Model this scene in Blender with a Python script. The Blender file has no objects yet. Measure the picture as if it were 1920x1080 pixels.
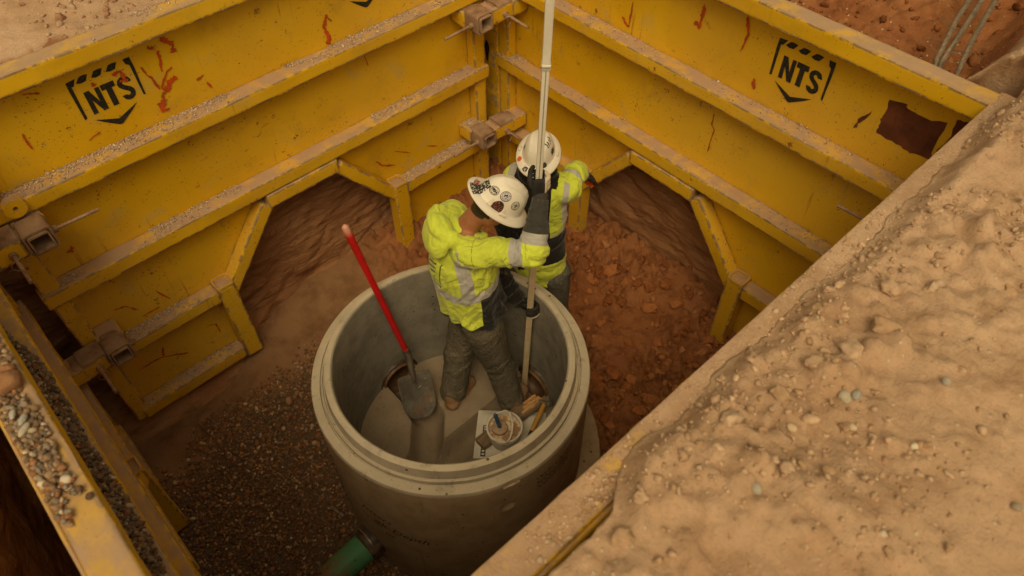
import bpy, bmesh, math, random
import numpy as np
from mathutils import Matrix, Vector

random.seed(7)
RNG = np.random.default_rng(7)
S = bpy.context.scene
COL = S.collection

# ------------------------------------------------------------------ camera
cam = bpy.data.cameras.new('camera')
cam.sensor_width = 36.0
cam.lens = 26.133
cam.clip_start = 0.05
cam.clip_end = 800.0
cam.dof.use_dof = True
cam.dof.focus_distance = 3.55
cam.dof.aperture_fstop = 2.2
camo = bpy.data.objects.new('camera', cam)
COL.objects.link(camo)
_y, _p, _r = math.radians(42.333), math.radians(50.078), math.radians(-0.495)
_fw = np.array([math.sin(_y)*math.cos(_p), math.cos(_y)*math.cos(_p), -math.sin(_p)])
_rt = np.array([math.cos(_y), -math.sin(_y), 0.0])
_up = np.cross(_rt, _fw)
_c, _s = math.cos(_r), math.sin(_r)
_rt, _up = _rt*_c + _up*_s, -_rt*_s + _up*_c
M = Matrix.Identity(4)
for i in range(3):
    M[i][0], M[i][1], M[i][2] = _rt[i], _up[i], -_fw[i]
M[0][3], M[1][3], M[2][3] = -3.0445, -3.4159, 4.2437
camo.matrix_world = M
S.camera = camo

# ------------------------------------------------------------------ sky, sun, exposure
SUN_EL, SUN_AZ = math.radians(56), math.radians(-135)      # azimuth from +Y towards +X
W = bpy.data.worlds.new('World')
S.world = W
W.use_nodes = True
wn = W.node_tree
wn.nodes.clear()
sky = wn.nodes.new('ShaderNodeTexSky')
sky.sky_type = 'NISHITA'
sky.sun_disc = False
sky.sun_elevation = SUN_EL
sky.sun_rotation = SUN_AZ
sky.air_density = 1.0
sky.dust_density = 6.0
sky.ozone_density = 0.5
hs = wn.nodes.new('ShaderNodeHueSaturation')            # dusty overcast: hardly any blue
hs.inputs['Saturation'].default_value = 0.12
tint = wn.nodes.new('ShaderNodeMix')
tint.data_type = 'RGBA'
tint.blend_type = 'MULTIPLY'
tint.inputs[0].default_value = 1.0
tint.inputs[7].default_value = (1.0, 0.82, 0.50, 1)
bg = wn.nodes.new('ShaderNodeBackground')
bg.inputs['Strength'].default_value = 0.102
wo = wn.nodes.new('ShaderNodeOutputWorld')
wn.links.new(sky.outputs[0], hs.inputs['Color'])
wn.links.new(hs.outputs[0], tint.inputs[6])
wn.links.new(tint.outputs[2], bg.inputs['Color'])
wn.links.new(bg.outputs[0], wo.inputs['Surface'])

sl = bpy.data.lights.new('sun', 'SUN')
sl.energy = 0.75
sl.angle = math.radians(32)
sl.color = (1.0, 0.82, 0.5)
so = bpy.data.objects.new('sun', sl)
COL.objects.link(so)
_d = Vector((math.sin(SUN_AZ)*math.cos(SUN_EL), math.cos(SUN_AZ)*math.cos(SUN_EL), math.sin(SUN_EL)))
so.rotation_euler = (-_d).to_track_quat('-Z', 'Y').to_euler()
so.location = (0, 0, 12)

S.view_settings.view_transform = 'Standard'
S.view_settings.look = 'None'
S.view_settings.exposure = 0.0
S.view_settings.gamma = 1.0
S.render.engine = 'CYCLES'
S.cycles.use_denoising = True
S.cycles.max_bounces = 6
S.cycles.diffuse_bounces = 4
S.cycles.transparent_max_bounces = 6

# ------------------------------------------------------------------ numpy noise
def _h(ix, iy, iz):
    n = (ix.astype(np.int64)*374761393 + iy.astype(np.int64)*668265263 + iz.astype(np.int64)*2147483647) & 0xffffffff
    n = ((n ^ (n >> 13))*1274126177) & 0xffffffff
    n = ((n ^ (n >> 16))*2246822519) & 0xffffffff
    return ((n ^ (n >> 15)) & 0xffffff)/float(0xffffff)*2 - 1

def vn(P):
    P = np.asarray(P, float)
    i = np.floor(P).astype(np.int64)
    f = P - i
    f = f*f*f*(f*(f*6 - 15) + 10)
    x, y, z = i[..., 0], i[..., 1], i[..., 2]
    fx, fy, fz = f[..., 0], f[..., 1], f[..., 2]
    o = 0
    for dx in (0, 1):
        wx = fx if dx else 1 - fx
        for dy in (0, 1):
            wy = fy if dy else 1 - fy
            for dz in (0, 1):
                wz = fz if dz else 1 - fz
                o = o + _h(x + dx, y + dy, z + dz)*wx*wy*wz
    return o

def fbm(P, octv=4, gain=0.5, lac=2.03):
    P = np.asarray(P, float)
    a, o, t = 1.0, 0, 0
    for k in range(octv):
        o = o + a*vn(P + 17.3*k)
        t += a
        a *= gain
        P = P*lac
    return o/t

def n2(x, y, sc, octv=4, gain=0.5, z=0.0):
    x, y = np.broadcast_arrays(np.asarray(x, float), np.asarray(y, float))
    return fbm(np.stack([x*sc, y*sc, np.full(x.shape, z)], -1), octv, gain)

def sst(x, a, b):
    t = np.clip((np.asarray(x, float) - a)/(b - a), 0, 1)
    return t*t*(3 - 2*t)

def worley(x, y, sc, seed=0):
    """distance to the nearest jittered cell point (in cells) and that cell's random number"""
    x, y = np.asarray(x, float)*sc, np.asarray(y, float)*sc
    ix, iy = np.floor(x).astype(np.int64), np.floor(y).astype(np.int64)
    best = np.full(x.shape, 9.)
    rnd = np.zeros(x.shape)
    for dx in (-1, 0, 1):
        for dy in (-1, 0, 1):
            cx_, cy_ = ix + dx, iy + dy
            k = np.full(x.shape, seed, np.int64)
            px = cx_ + .5 + .48*_h(cx_, cy_, k)
            py = cy_ + .5 + .48*_h(cx_, cy_, k + 7)
            d = np.hypot(x - px, y - py)
            w = d < best
            best = np.where(w, d, best)
            rnd = np.where(w, _h(cx_, cy_, k + 13)*.5 + .5, rnd)
    return best, rnd

def lumps(x, y, sc, seed, frac, hgt):
    """half buried clods: angular domes in a share of the cells"""
    wx = x + .25/sc*n2(x, y, sc*1.3, 3, .6, seed + .5)
    wy = y + .25/sc*n2(x, y, sc*1.3, 3, .6, seed + 5.5)
    d, r = worley(wx, wy, sc, seed)
    s = np.where(r < frac, .28 + .4*((r*37.7) % 1), 0)
    t = np.clip(1 - d/np.maximum(s, 1e-6), 0, 1)
    return hgt*np.minimum(1, t*2.2)**.7*s*2*(s > 0)

# ------------------------------------------------------------------ object helpers
def tag(o, label=None, cat=None, group=None, kind=None):
    if label: o['label'] = label
    if cat: o['category'] = cat
    if group: o['group'] = group
    if kind: o['kind'] = kind
    return o

def thing(name, label, cat, loc=(0, 0, 0), rotz=0.0, group=None):
    o = bpy.data.objects.new(name, None)
    o.empty_display_size = 0.1
    COL.objects.link(o)
    o.location = loc
    o.rotation_euler = (0, 0, rotz)
    return tag(o, label, cat, group)

def adopt(o, parent, inv=True):
    """world-space child under an unrotated Empty (inv) or local-space child (not inv)"""
    if parent is None:
        return o
    o.parent = parent
    if inv and parent.type == 'EMPTY':
        o.matrix_parent_inverse = Matrix.Translation(parent.location).inverted()
    return o

def make_mesh(name, V, F, mat=None, smooth=False, attrs=None, cols=None, angle=None):
    me = bpy.data.meshes.new(name)
    V = np.asarray(V, np.float32)
    if isinstance(F, np.ndarray) and F.ndim == 2:
        k = F.shape[1]
        me.vertices.add(len(V))
        me.vertices.foreach_set('co', V.ravel())
        me.loops.add(F.size)
        me.loops.foreach_set('vertex_index', F.ravel().astype(np.int32))
        me.polygons.add(len(F))
        me.polygons.foreach_set('loop_start', np.arange(0, F.size, k, dtype=np.int32))
        me.polygons.foreach_set('loop_total', np.full(len(F), k, np.int32))
        me.update(calc_edges=True)
    else:
        me.from_pydata([tuple(map(float, v)) for v in V], [], [tuple(int(i) for i in f) for f in F])
        me.update()
    if smooth:
        me.polygons.foreach_set('use_smooth', np.ones(len(me.polygons), bool))
        if angle: me.set_sharp_from_angle(angle=math.radians(angle))
    for k, a in (attrs or {}).items():
        at = me.attributes.new(k, 'FLOAT', 'POINT')
        at.data.foreach_set('value', np.asarray(a, np.float32))
    if cols is not None:
        at = me.attributes.new('col', 'FLOAT_COLOR', 'POINT')
        c = np.ones((len(V), 4), np.float32)
        c[:, :3] = cols
        at.data.foreach_set('color', c.ravel())
    if mat is not None:
        for m in (mat if isinstance(mat, (list, tuple)) else [mat]):
            me.materials.append(m)
    return me

def obj(name, me, parent=None, inv=True):
    o = bpy.data.objects.new(name, me)
    COL.objects.link(o)
    return adopt(o, parent, inv)

def mobj(name, V, F, mat, parent=None, inv=True, **kw):
    return obj(name, make_mesh(name, V, F, mat, **kw), parent, inv)

def grid_faces(nu, nv, closed_u=False):
    F = []
    i, j = np.meshgrid(np.arange(nu if closed_u else nu - 1), np.arange(nv - 1), indexing='ij')
    i2 = (i + 1) % nu
    return np.stack([i*nv + j, i2*nv + j, i2*nv + j + 1, i*nv + j + 1], -1).reshape(-1, 4)

def join(parts):
    Vs, Fs, o = [], [], 0
    for V, F in parts:
        Vs.append(np.asarray(V, float))
        Fs += [tuple(int(i) + o for i in f) for f in F]
        o += len(V)
    return np.concatenate(Vs), Fs

def unit(v):
    v = np.asarray(v, float)
    return v/np.linalg.norm(v)

def box(c, s, R=None):
    c, s = np.array(c, float), np.array(s, float)/2
    V = np.array([[x, y, z] for x in (-1, 1) for y in (-1, 1) for z in (-1, 1)], float)*s
    if R is not None: V = V @ np.array(R, float).T
    return V + c, [(0, 1, 3, 2), (4, 6, 7, 5), (0, 4, 5, 1), (2, 3, 7, 6), (0, 2, 6, 4), (1, 5, 7, 3)]

def bevel_me(me, w=0.004, seg=2):
    bm = bmesh.new()
    bm.from_mesh(me)
    bmesh.ops.bevel(bm, geom=bm.edges[:], offset=w, segments=seg, affect='EDGES', profile=0.6)
    bm.to_mesh(me)
    bm.free()
    return me

def tube(path, rad, n=12, cap=True, twist=0.0):
    """round tube through points; rad scalar or list"""
    P = np.asarray(path, float)
    rad = np.broadcast_to(np.asarray(rad, float), (len(P),))
    T = np.gradient(P, axis=0)
    T /= np.linalg.norm(T, axis=1)[:, None] + 1e-12
    a = np.cross(T[0], [0, 0, 1.0])
    if np.linalg.norm(a) < 1e-3: a = np.cross(T[0], [1.0, 0, 0])
    a = unit(a)
    V = []
    for k in range(len(P)):
        a = unit(a - T[k]*(a @ T[k]))
        b = np.cross(T[k], a)
        th = np.linspace(0, 2*np.pi, n, endpoint=False) + twist*k
        V.append(P[k] + rad[k]*(np.cos(th)[:, None]*a + np.sin(th)[:, None]*b))
    V = np.concatenate(V)
    F = []
    for k in range(len(P) - 1):
        for i in range(n):
            j = (i + 1) % n
            F.append((k*n + i, k*n + j, (k + 1)*n + j, (k + 1)*n + i))
    if cap:
        F.append(tuple(range(n))[::-1])
        F.append(tuple((len(P) - 1)*n + i for i in range(n)))
    return V, F

def lathe(prof, n=48, c=(0, 0, 0), closed=False):
    prof = np.asarray(prof, float)
    th = np.linspace(0, 2*np.pi, n, endpoint=False)
    V = np.stack([np.cos(th)[:, None]*prof[:, 0], np.sin(th)[:, None]*prof[:, 0], np.broadcast_to(prof[:, 1], (n, len(prof)))], -1).reshape(-1, 3) + np.array(c)
    m = len(prof)
    F = []
    for i in range(n):
        j = (i + 1) % n
        for k in range(m if closed else m - 1):
            k2 = (k + 1) % m
            F.append((i*m + k, j*m + k, j*m + k2, i*m + k2))
    return V, F

def beam(p0, p1, up, w, h, step=0.07, rnd=0.008, jit=0.0012, seed=0):
    """square steel tube from p0 to p1 (axis centre line); carries an 'edge' mask along its arrises"""
    p0, p1 = np.array(p0, float), np.array(p1, float)
    L = np.linalg.norm(p1 - p0)
    d = (p1 - p0)/L
    up = unit(np.array(up, float) - d*(np.array(up, float) @ d))
    sd = np.cross(d, up)
    rg = np.random.default_rng(seed + 11)
    i = rnd + 0.013
    a, b = w/2, h/2
    pr = []
    for sx, sy, fl in ((1, 1, 0), (-1, 1, 1), (-1, -1, 0), (1, -1, 1)):
        q = [((a - 0)*sx, (b - i)*sy, 0), (a*sx, (b - rnd)*sy, 1), ((a - rnd*.3)*sx, (b - rnd*.3)*sy, 1), ((a - rnd)*sx, b*sy, 1), ((a - i)*sx, b*sy, 0)]
        pr += q[::-1] if fl else q
    pr = np.array(pr)
    m = len(pr)
    n = max(3, int(L/step) + 1)
    ts = np.concatenate([[0, 0.004], np.linspace(0.02, L - 0.02, n), [L - 0.004, L]])
    V, E = [], []
    for k, t in enumerate(ts):
        j = rg.normal(0, jit, (m, 2))*np.array([[1, 1]])*pr[:, 2:3]
        sc = 1 if 0 < k < len(ts) - 1 else 1 - 0.006/w
        V.append(p0 + d*t + ((pr[:, 0:1]*sc + j[:, :1]))*sd + ((pr[:, 1:2]*sc + j[:, 1:]))*up)
        E.append(np.where((k < 2) | (k > len(ts) - 3), 1.0, pr[:, 2]))
    V = np.concatenate(V)
    E = np.concatenate(E)
    F = []
    for k in range(len(ts) - 1):
        for q in range(m):
            r = (q + 1) % m
            F.append((k*m + q, (k + 1)*m + q, (k + 1)*m + r, k*m + r))
    F.append(tuple(range(m)))
    F.append(tuple((len(ts) - 1)*m + q for q in range(m))[::-1])
    return V, F, E

# ------------------------------------------------------------------ material helpers
class G:
    def __init__(s, name):
        s.m = bpy.data.materials.new(name)
        s.m.use_nodes = True
        s.t = s.m.node_tree
        s.b = s.t.nodes['Principled BSDF']
        s._pos = None
    def n(s, typ, ins=None, **kw):
        nd = s.t.nodes.new(typ)
        for k, v in kw.items(): setattr(nd, k, v)
        for k, v in (ins or {}).items(): s.put(nd.inputs[k], v)
        return nd
    def put(s, sock, v):
        if isinstance(v, bpy.types.NodeSocket): s.t.links.new(v, sock)
        elif isinstance(v, (tuple, list)) and len(v) == 3 and sock.type == 'RGBA': sock.default_value = (*v, 1)
        else: sock.default_value = v
    @property
    def pos(s):
        if s._pos is None: s._pos = s.n('ShaderNodeNewGeometry')
        return s._pos.outputs['Position']
    @property
    def nz(s):
        s.pos
        x = s.n('ShaderNodeSeparateXYZ', {0: s._pos.outputs['Normal']})
        return x.outputs[2]
    def scale(s, v, xyz):
        return s.n('ShaderNodeVectorMath', {0: v, 1: xyz}, operation='MULTIPLY').outputs[0]
    def noise(s, sc, det=4, ro=0.55, vec=None, dist=0.0):
        nd = s.n('ShaderNodeTexNoise', {'Vector': vec or s.pos, 'Scale': sc, 'Detail': det, 'Roughness': ro, 'Distortion': dist})
        return nd.outputs[0]
    def mr(s, v, a, b, c=0.0, d=1.0):
        return s.n('ShaderNodeMapRange', {0: v, 1: a, 2: b, 3: c, 4: d}, interpolation_type='SMOOTHSTEP').outputs[0]
    def ma(s, op, a, b=0.0):
        return s.n('ShaderNodeMath', {0: a, 1: b}, operation=op, use_clamp=False).outputs[0]
    def mix(s, f, a, b, blend='MIX'):
        nd = s.n('ShaderNodeMix', data_type='RGBA', blend_type=blend)
        s.put(nd.inputs[0], f)
        s.put(nd.inputs[6], a)
        s.put(nd.inputs[7], b)
        return nd.outputs[2]
    def attr(s, name, out=2):
        return s.n('ShaderNodeAttribute', attribute_name=name).outputs[out]
    def bump(s, h, st=0.3, dist=0.01, nrm=None):
        nd = s.n('ShaderNodeBump', {'Height': h, 'Strength': st, 'Distance': dist})
        if nrm is not None: s.t.links.new(nrm, nd.inputs['Normal'])
        return nd.outputs[0]
    def out(s, col, rough=0.7, nrm=None, metal=0.0, spec=0.3, alpha=None):
        s.put(s.b.inputs['Base Color'], col)
        s.put(s.b.inputs['Roughness'], rough)
        s.put(s.b.inputs['Metallic'], metal)
        s.put(s.b.inputs['Specular IOR Level'], spec)
        if nrm is not None: s.put(s.b.inputs['Normal'], nrm)
        if alpha is not None: s.put(s.b.inputs['Alpha'], alpha)
        return s.m

DUST = (0.46, 0.305, 0.20)

def mat_yellow():
    g = G('yellow_paint')
    c = g.mix(g.mr(g.noise(1.1, 4), .38, .64), (.70, .395, .004), (.80, .475, .010))
    c = g.mix(g.ma('MULTIPLY', g.mr(g.noise(3.3, 7, .68), .52, .72), .42), c, (.42, .25, .03))
    c = g.mix(g.ma('MULTIPLY', g.mr(g.noise(4.5, 3, .5, dist=.6), .60, .75), .3), c, (.44, .36, .16))
    drip = g.noise(1.0, 4, .6, g.scale(g.pos, (30, 30, 2.4)))
    c = g.mix(g.ma('MULTIPLY', g.ma('MULTIPLY', g.mr(drip, .60, .74), g.mr(g.noise(2.2, 2), .5, .62)), .7), c, (.32, .09, .012))
    c = g.mix(g.ma('MULTIPLY', g.mr(g.noise(75, 3, .55), .645, .675), g.mr(g.noise(3.7, 3), .40, .60, .15, .95)), c, (.15, .05, .015))
    chip = g.ma('MULTIPLY', g.mr(g.noise(13, 8, .76), .615, .64), g.mr(g.noise(1.9, 3), .42, .56))
    c = g.mix(chip, c, (.22, .055, .014))
    scr = g.noise(1.0, 3, .6, g.scale(g.pos, (9, 9, 46)), 1.2)
    c = g.mix(g.ma('MULTIPLY', g.ma('MULTIPLY', g.mr(scr, .69, .72), g.mr(g.noise(2.9, 2), .5, .58)), .8), c, (.5, .12, .02))
    ew = g.ma('MULTIPLY', g.mr(g.attr('edge'), .35, .95), g.mr(g.noise(11, 8, .78), .44, .52))
    c = g.mix(g.ma('MULTIPLY', ew, .9), c, g.mix(g.noise(60, 2), (.16, .085, .035), (.36, .27, .17)))
    du = g.ma('MULTIPLY', g.mr(g.nz, .55, .9), g.mr(g.noise(6.5, 6, .65), .34, .56, .35, .97))
    c = g.mix(du, c, g.mix(g.noise(22, 4), DUST, (.40, .25, .15)))
    c = g.mix(g.ma('MULTIPLY', g.mr(g.noise(.9, 3), .35, .7), .13), c, DUST)
    h = g.ma('ADD', g.ma('MULTIPLY', g.noise(9, 4), .8), g.ma('MULTIPLY', g.noise(140, 3), .14))
    h = g.ma('SUBTRACT', h, g.ma('MULTIPLY', chip, .25))
    r = g.ma('ADD', g.mr(g.noise(5, 4), .3, .7, .42, .62), g.ma('MULTIPLY', du, .35))
    return g.out(c, r, g.bump(h, .35, .006), spec=.35)

def mat_soil(name, a, b, c3, sc=1.0, bump=.6, stone=None):
    g = G(name)
    c = g.mix(g.mr(g.noise(1.3*sc, 5, .6), .35, .66), a, b)
    c = g.mix(g.mr(g.noise(7*sc, 6, .65), .45, .75), c, c3)
    c = g.mix(g.ma('MULTIPLY', g.mr(g.noise(90*sc, 3, .6), .5, .8), .5), c, tuple(x*.55 for x in c3))
    c = g.mix(g.ma('MULTIPLY', g.mr(g.noise(50*sc, 2, .5), .62, .78), .35), c, tuple(min(1, x*1.5) for x in b))
    if stone:
        v = g.n('ShaderNodeTexVoronoi', {'Vector': g.pos, 'Scale': 60*sc}, feature='F1')
        rnd = g.n('ShaderNodeSeparateXYZ', {0: v.outputs['Color']}).outputs[0]
        mk = g.ma('MULTIPLY', g.mr(v.outputs['Distance'], .32, .22), g.mr(rnd, .93, .95))
        c = g.mix(mk, c, stone)
    h = g.ma('ADD', g.ma('MULTIPLY', g.noise(22*sc, 6, .62), 1.0), g.ma('MULTIPLY', g.noise(120*sc, 4, .6), .35))
    return g.out(c, .95, g.bump(h, bump, .02), spec=.12)

def mat_col(name, rough=.85, bump=.3, sc=60, var=.5, spec=.2):
    """per-vertex stone or clod colour plus grain"""
    g = G(name)
    c = g.attr('col', 0)
    c = g.mix(g.ma('MULTIPLY', g.mr(g.noise(sc, 4, .6), .4, .75), var), c, g.mix(1.0, c, (.5, .45, .42), 'MULTIPLY'))
    return g.out(c, rough, g.bump(g.noise(sc*1.5, 4, .6), bump, .006), spec=spec)

def mat_concrete():
    g = G('concrete')
    c = g.mix(g.mr(g.noise(2.1, 5, .6), .34, .68), (.50, .44, .35), (.36, .315, .245))
    c = g.mix(g.ma('MULTIPLY', g.mr(g.noise(1.0, 5, .65, g.scale(g.pos, (9, 9, 3))), .5, .72), .45), c, (.25, .205, .15))
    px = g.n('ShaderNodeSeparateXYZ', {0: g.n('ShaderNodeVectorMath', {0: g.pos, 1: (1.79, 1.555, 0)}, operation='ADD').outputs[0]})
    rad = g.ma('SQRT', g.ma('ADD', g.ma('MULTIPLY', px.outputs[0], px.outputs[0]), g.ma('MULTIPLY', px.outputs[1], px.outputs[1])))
    inner_shade = g.ma('MULTIPLY', g.mr(rad, .6155, .6125), g.mr(g.noise(3.5, 5, .6), .25, .55, .75, 1.0))          # inside face darkened: the barrel's dimness put into its colour
    c = g.mix(inner_shade, c, g.mix(g.mr(g.noise(9, 6, .65), .38, .66), (.25, .222, .18), (.18, .158, .125)))
    low = g.mr(g.n('ShaderNodeSeparateXYZ', {0: g.pos}).outputs[2], .945, .93)
    mud = g.ma('MULTIPLY', g.ma('MULTIPLY', g.mr(rad, .62, .65), low), g.mr(g.noise(2.5, 4, .6), .2, .6, .65, .95))              # mud film on the outside
    c = g.mix(mud, c, g.mix(g.mr(g.noise(6, 5, .65), .38, .66), (.38, .285, .175), (.29, .205, .12)))
    topz = g.mr(g.n('ShaderNodeSeparateXYZ', {0: g.pos}).outputs[2], .90, .94)
    c = g.mix(g.ma('MULTIPLY', topz, g.ma('MULTIPLY', g.mr(g.nz, .5, .95), g.mr(g.noise(7, 5), .3, .7, .35, .85))), c, (.58, .49, .36))
    vo = g.n('ShaderNodeTexVoronoi', {'Vector': g.pos, 'Scale': 26}, feature='F1')
    hole = g.ma('MULTIPLY', g.mr(vo.outputs['Distance'], .24, .16), g.mr(g.n('ShaderNodeSeparateXYZ', {0: vo.outputs['Color']}).outputs[0], .90, .92))
    c = g.mix(hole, c, (.10, .075, .05))
    c = g.mix(g.ma('MULTIPLY', g.mr(g.noise(1.0, 5, .7, g.scale(g.pos, (14, 14, 1.6))), .56, .70), .4), c, (.16, .115, .07))
    c = g.mix(g.mr(g.noise(150, 2, .5), .70, .75), c, (.13, .10, .075))
    c = g.mix(g.ma('MULTIPLY', g.mr(g.noise(26, 4, .7), .62, .70), .6), c, (.24, .19, .14))
    ln = g.noise(1.0, 5, .7, g.scale(g.pos, (1.5, 1.5, 60)))
    h = g.ma('ADD', g.ma('MULTIPLY', g.noise(35, 5, .6), .6), g.ma('MULTIPLY', ln, .3))
    h = g.ma('SUBTRACT', h, g.ma('MULTIPLY', g.mr(g.noise(150, 2, .5), .68, .75), .5))
    h = g.ma('SUBTRACT', h, hole)
    return g.out(c, .88, g.bump(h, .45, .006), spec=.2)

def mat_flat(name, col, rough=.6, metal=0.0, var=.25, sc=18, bump=.15, spec=.35, dark=None, col2=None, dust=0.0):
    g = G(name)
    dark = dark or tuple(x*.45 for x in col)
    c = g.mix(g.ma('MULTIPLY', g.mr(g.noise(sc, 6, .65), .42, .72), var*2), col, dark)
    if col2: c = g.mix(g.mr(g.noise(sc*.35, 5, .6), .45, .62), c, col2)
    if dust: c = g.mix(g.ma('MULTIPLY', g.mr(g.noise(sc*.6, 5, .6), .35, .65), dust), c, DUST)
    r = g.mr(g.noise(sc*1.7, 4), .3, .7, max(0, rough - .12), min(1, rough + .12))
    return g.out(c, r, g.bump(g.noise(sc*4, 4), bump, .004), metal, spec)

YEL = mat_yellow()
BANK = mat_soil('bank_soil', (.50, .325, .195), (.60, .40, .245), (.43, .265, .15), stone=(.5, .47, .42))
RED = mat_soil('red_soil', (.40, .165, .065), (.47, .21, .085), (.30, .115, .042), sc=1.2, bump=.8)
WALLSOIL = None
CONC = mat_concrete()
RUSTY = mat_flat('rusty_steel', (.30, .17, .10), .75, .25, .35, 22, .4, col2=(.40, .27, .17), dust=.5)
DARKSTEEL = mat_flat('dark_steel', (.13, .105, .085), .55, .6, .3, 30, .3, dust=.25)
BRIGHT = mat_flat('bright_steel', (.55, .52, .48), .35, .9, .2, 40, .1)
STONE = mat_col('stone', .8, .25, 90, .35, .3)
CLOD = mat_col('clod', .95, .7, 45, .6, .08)

def mat_wall():
    g = G('cut_soil')
    v = g.scale(g.pos, (1, 1, 1))
    st = g.n('ShaderNodeMapping', {'Vector': g.pos, 'Rotation': (0.35, -0.5, 0.3), 'Scale': (1.2, 1.2, 7.0)}).outputs[0]
    c = g.mix(g.mr(g.noise(1.6, 5, .6), .35, .66), (.38, .175, .08), (.47, .24, .115))
    c = g.mix(g.mr(g.noise(1.6, 6, .7, st, .6), .48, .70), c, (.21, .09, .038))
    c = g.mix(g.ma('MULTIPLY', g.mr(g.noise(2.6, 5, .6, st), .55, .75), .6), c, (.52, .31, .18))
    h = g.ma('ADD', g.noise(3.0, 8, .66, st, .5), g.ma('MULTIPLY', g.noise(40, 5, .6), .3))
    return g.out(c, .95, g.bump(h, 1.0, .045), spec=.1)
WALLSOIL = mat_wall()
# ------------------------------------------------------------------ the setting
HX0, HX1, HY0, HY1 = -3.62, .15, -3.03, .16          # hole in the ground sheet

def edge_c(x):
    """where the bank's lip ends along the near panel"""
    a = sst(x, -2.42, -2.18)
    e = (1 - a)*(-3.035 + .035*n2(x, 0*x, 5.5, 3, .6, 3.1)) + a*(-2.945 + .042*n2(x, 0*x, 5, 4, .65, 9.1))
    return e

def ground_z(x, y):
    zA = 2.36 + .22*sst(y, .2, 1.6) + .05*n2(x, y, 1.2, 4, .5, 1) + .028*n2(x, y, 6, 5, .6, 2)*sst(y, .55, .2) + .012*n2(x, y, 9, 4, .6, 4)
    zB = 2.24 + .5*sst(x, .2, 1.9) + .10*n2(x, y, 1.6, 4, .55, 5) + .07*np.abs(n2(x, y, 6, 6, .62, 6)) + .012*n2(x, y, 28, 4, .6, 7)
    lump = np.maximum(0, n2(x, y, 3.4, 4, .55, 8))
    zC = 2.50 + .07*sst(-3.05 - y, 0, .6) + .045*n2(x, y, 1.5, 4, .5, 9) + .085*lump*sst(y, -3.75, -3.2) + .022*n2(x, y, 11, 4, .55, 11)*sst(y, -3.9, -3.2) + .006*n2(x, y, 42, 3, .6, 13)
    zC = zC + .10*sst(x, -1.2, .4)*sst(y, -3.9, -3.1)
    near = (np.abs(x + 1.2) < 3.2) & (np.abs(y + 3.4) < 1.3)
    if np.any(near):
        xn, yn = x[near] if np.ndim(x) else x, y[near] if np.ndim(y) else y
        rough = sst(yn + .12*n2(xn, yn, 1.7, 3, .5, 77), -3.62, -3.22)*sst(n2(xn, yn, 1.1, 2, .5, 78), -.55, .05)
        add = rough*(lumps(xn, yn, 8, 3, .30, .024) + lumps(xn, yn, 17, 4, .45, .017) + lumps(xn, yn, 38, 5, .55, .011) + .011*n2(xn, yn, 8, 5, .62, 79)) + (1 - rough)*(lumps(xn, yn, 30, 6, .10, .010) + .003*n2(xn, yn, 30, 4, .6, 80))
        if np.ndim(zC): zC[near] += add
        else: zC = zC + add
    b = sst(-2.62 - y + .08*n2(x, y, 2.5, 3, .5, 15), 0, .30)
    z = np.where(x > .1, zB*(1 - b) + zC*b, np.where(y < -1.5, zC, zA))
    w = sst(x, -.5, .6)*(y > -.2)
    z = np.where(y > 0, zA*(1 - w) + zB*w, z)
    # lip of the bank settles onto the top of the near panel
    ll = sst(y - edge_c(x), -.09, 0.0)*(x < .14)*(y < -1.5)*sst(x, -2.5, -2.2)
    z = z*(1 - ll) + 2.446*ll
    far = np.maximum(np.abs(x + 1.6), np.abs(y + 1.4))
    return z + .35*sst(far, 6, 40)*n2(x, y, .05, 3, .5, 20)

def axis(a, b, step, tails):
    core = np.arange(a, b + step*.5, step)
    t = np.array(tails)
    return np.concatenate([(a - t)[::-1], core, b + t])

TAIL = [.04, .09, .16, .26, .4, .6, .9, 1.3, 1.9, 2.8, 4.2, 6.5, 10, 16, 26, 45, 80, 150, 300]
def snap(a, vals):
    a = a.copy()
    for v in vals: a[np.argmin(np.abs(a - v))] = v
    return a
xs = snap(axis(-3.62, 1.5, .0125, TAIL), [HX0, HX1])
ys = snap(axis(-4.3, 1.1, .0125, TAIL), [HY0, HY1])
X, Y = np.meshgrid(xs, ys, indexing='ij')
yw = edge_c(X) - HY0
k = sst(Y, HY0 - .45, HY0)*(Y <= HY0 + 1e-6)
inx = (X >= HX0 - .01) & (X <= HX1 + .01)
Yw = Y + yw*k*sst(X, HX0 - .3, HX0 + .1)*(1 - sst(X, HX1 - .02, HX1 + .25))
jx = .012*n2(X, Y, 6, 3, .6, 30)
Xw = X + jx*(np.abs(X + 1.7) < 4)
Z = ground_z(Xw, Yw)
V = np.stack([Xw, Yw, Z], -1).reshape(-1, 3)
F = grid_faces(len(xs), len(ys))
cx = (X[:-1, :-1] + X[1:, 1:])/2
cy = (Y[:-1, :-1] + Y[1:, 1:])/2
keep = ~((cx > HX0) & (cx < HX1) & (cy > HY0) & (cy < HY1))
F = F[keep.reshape(-1)]
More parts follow.
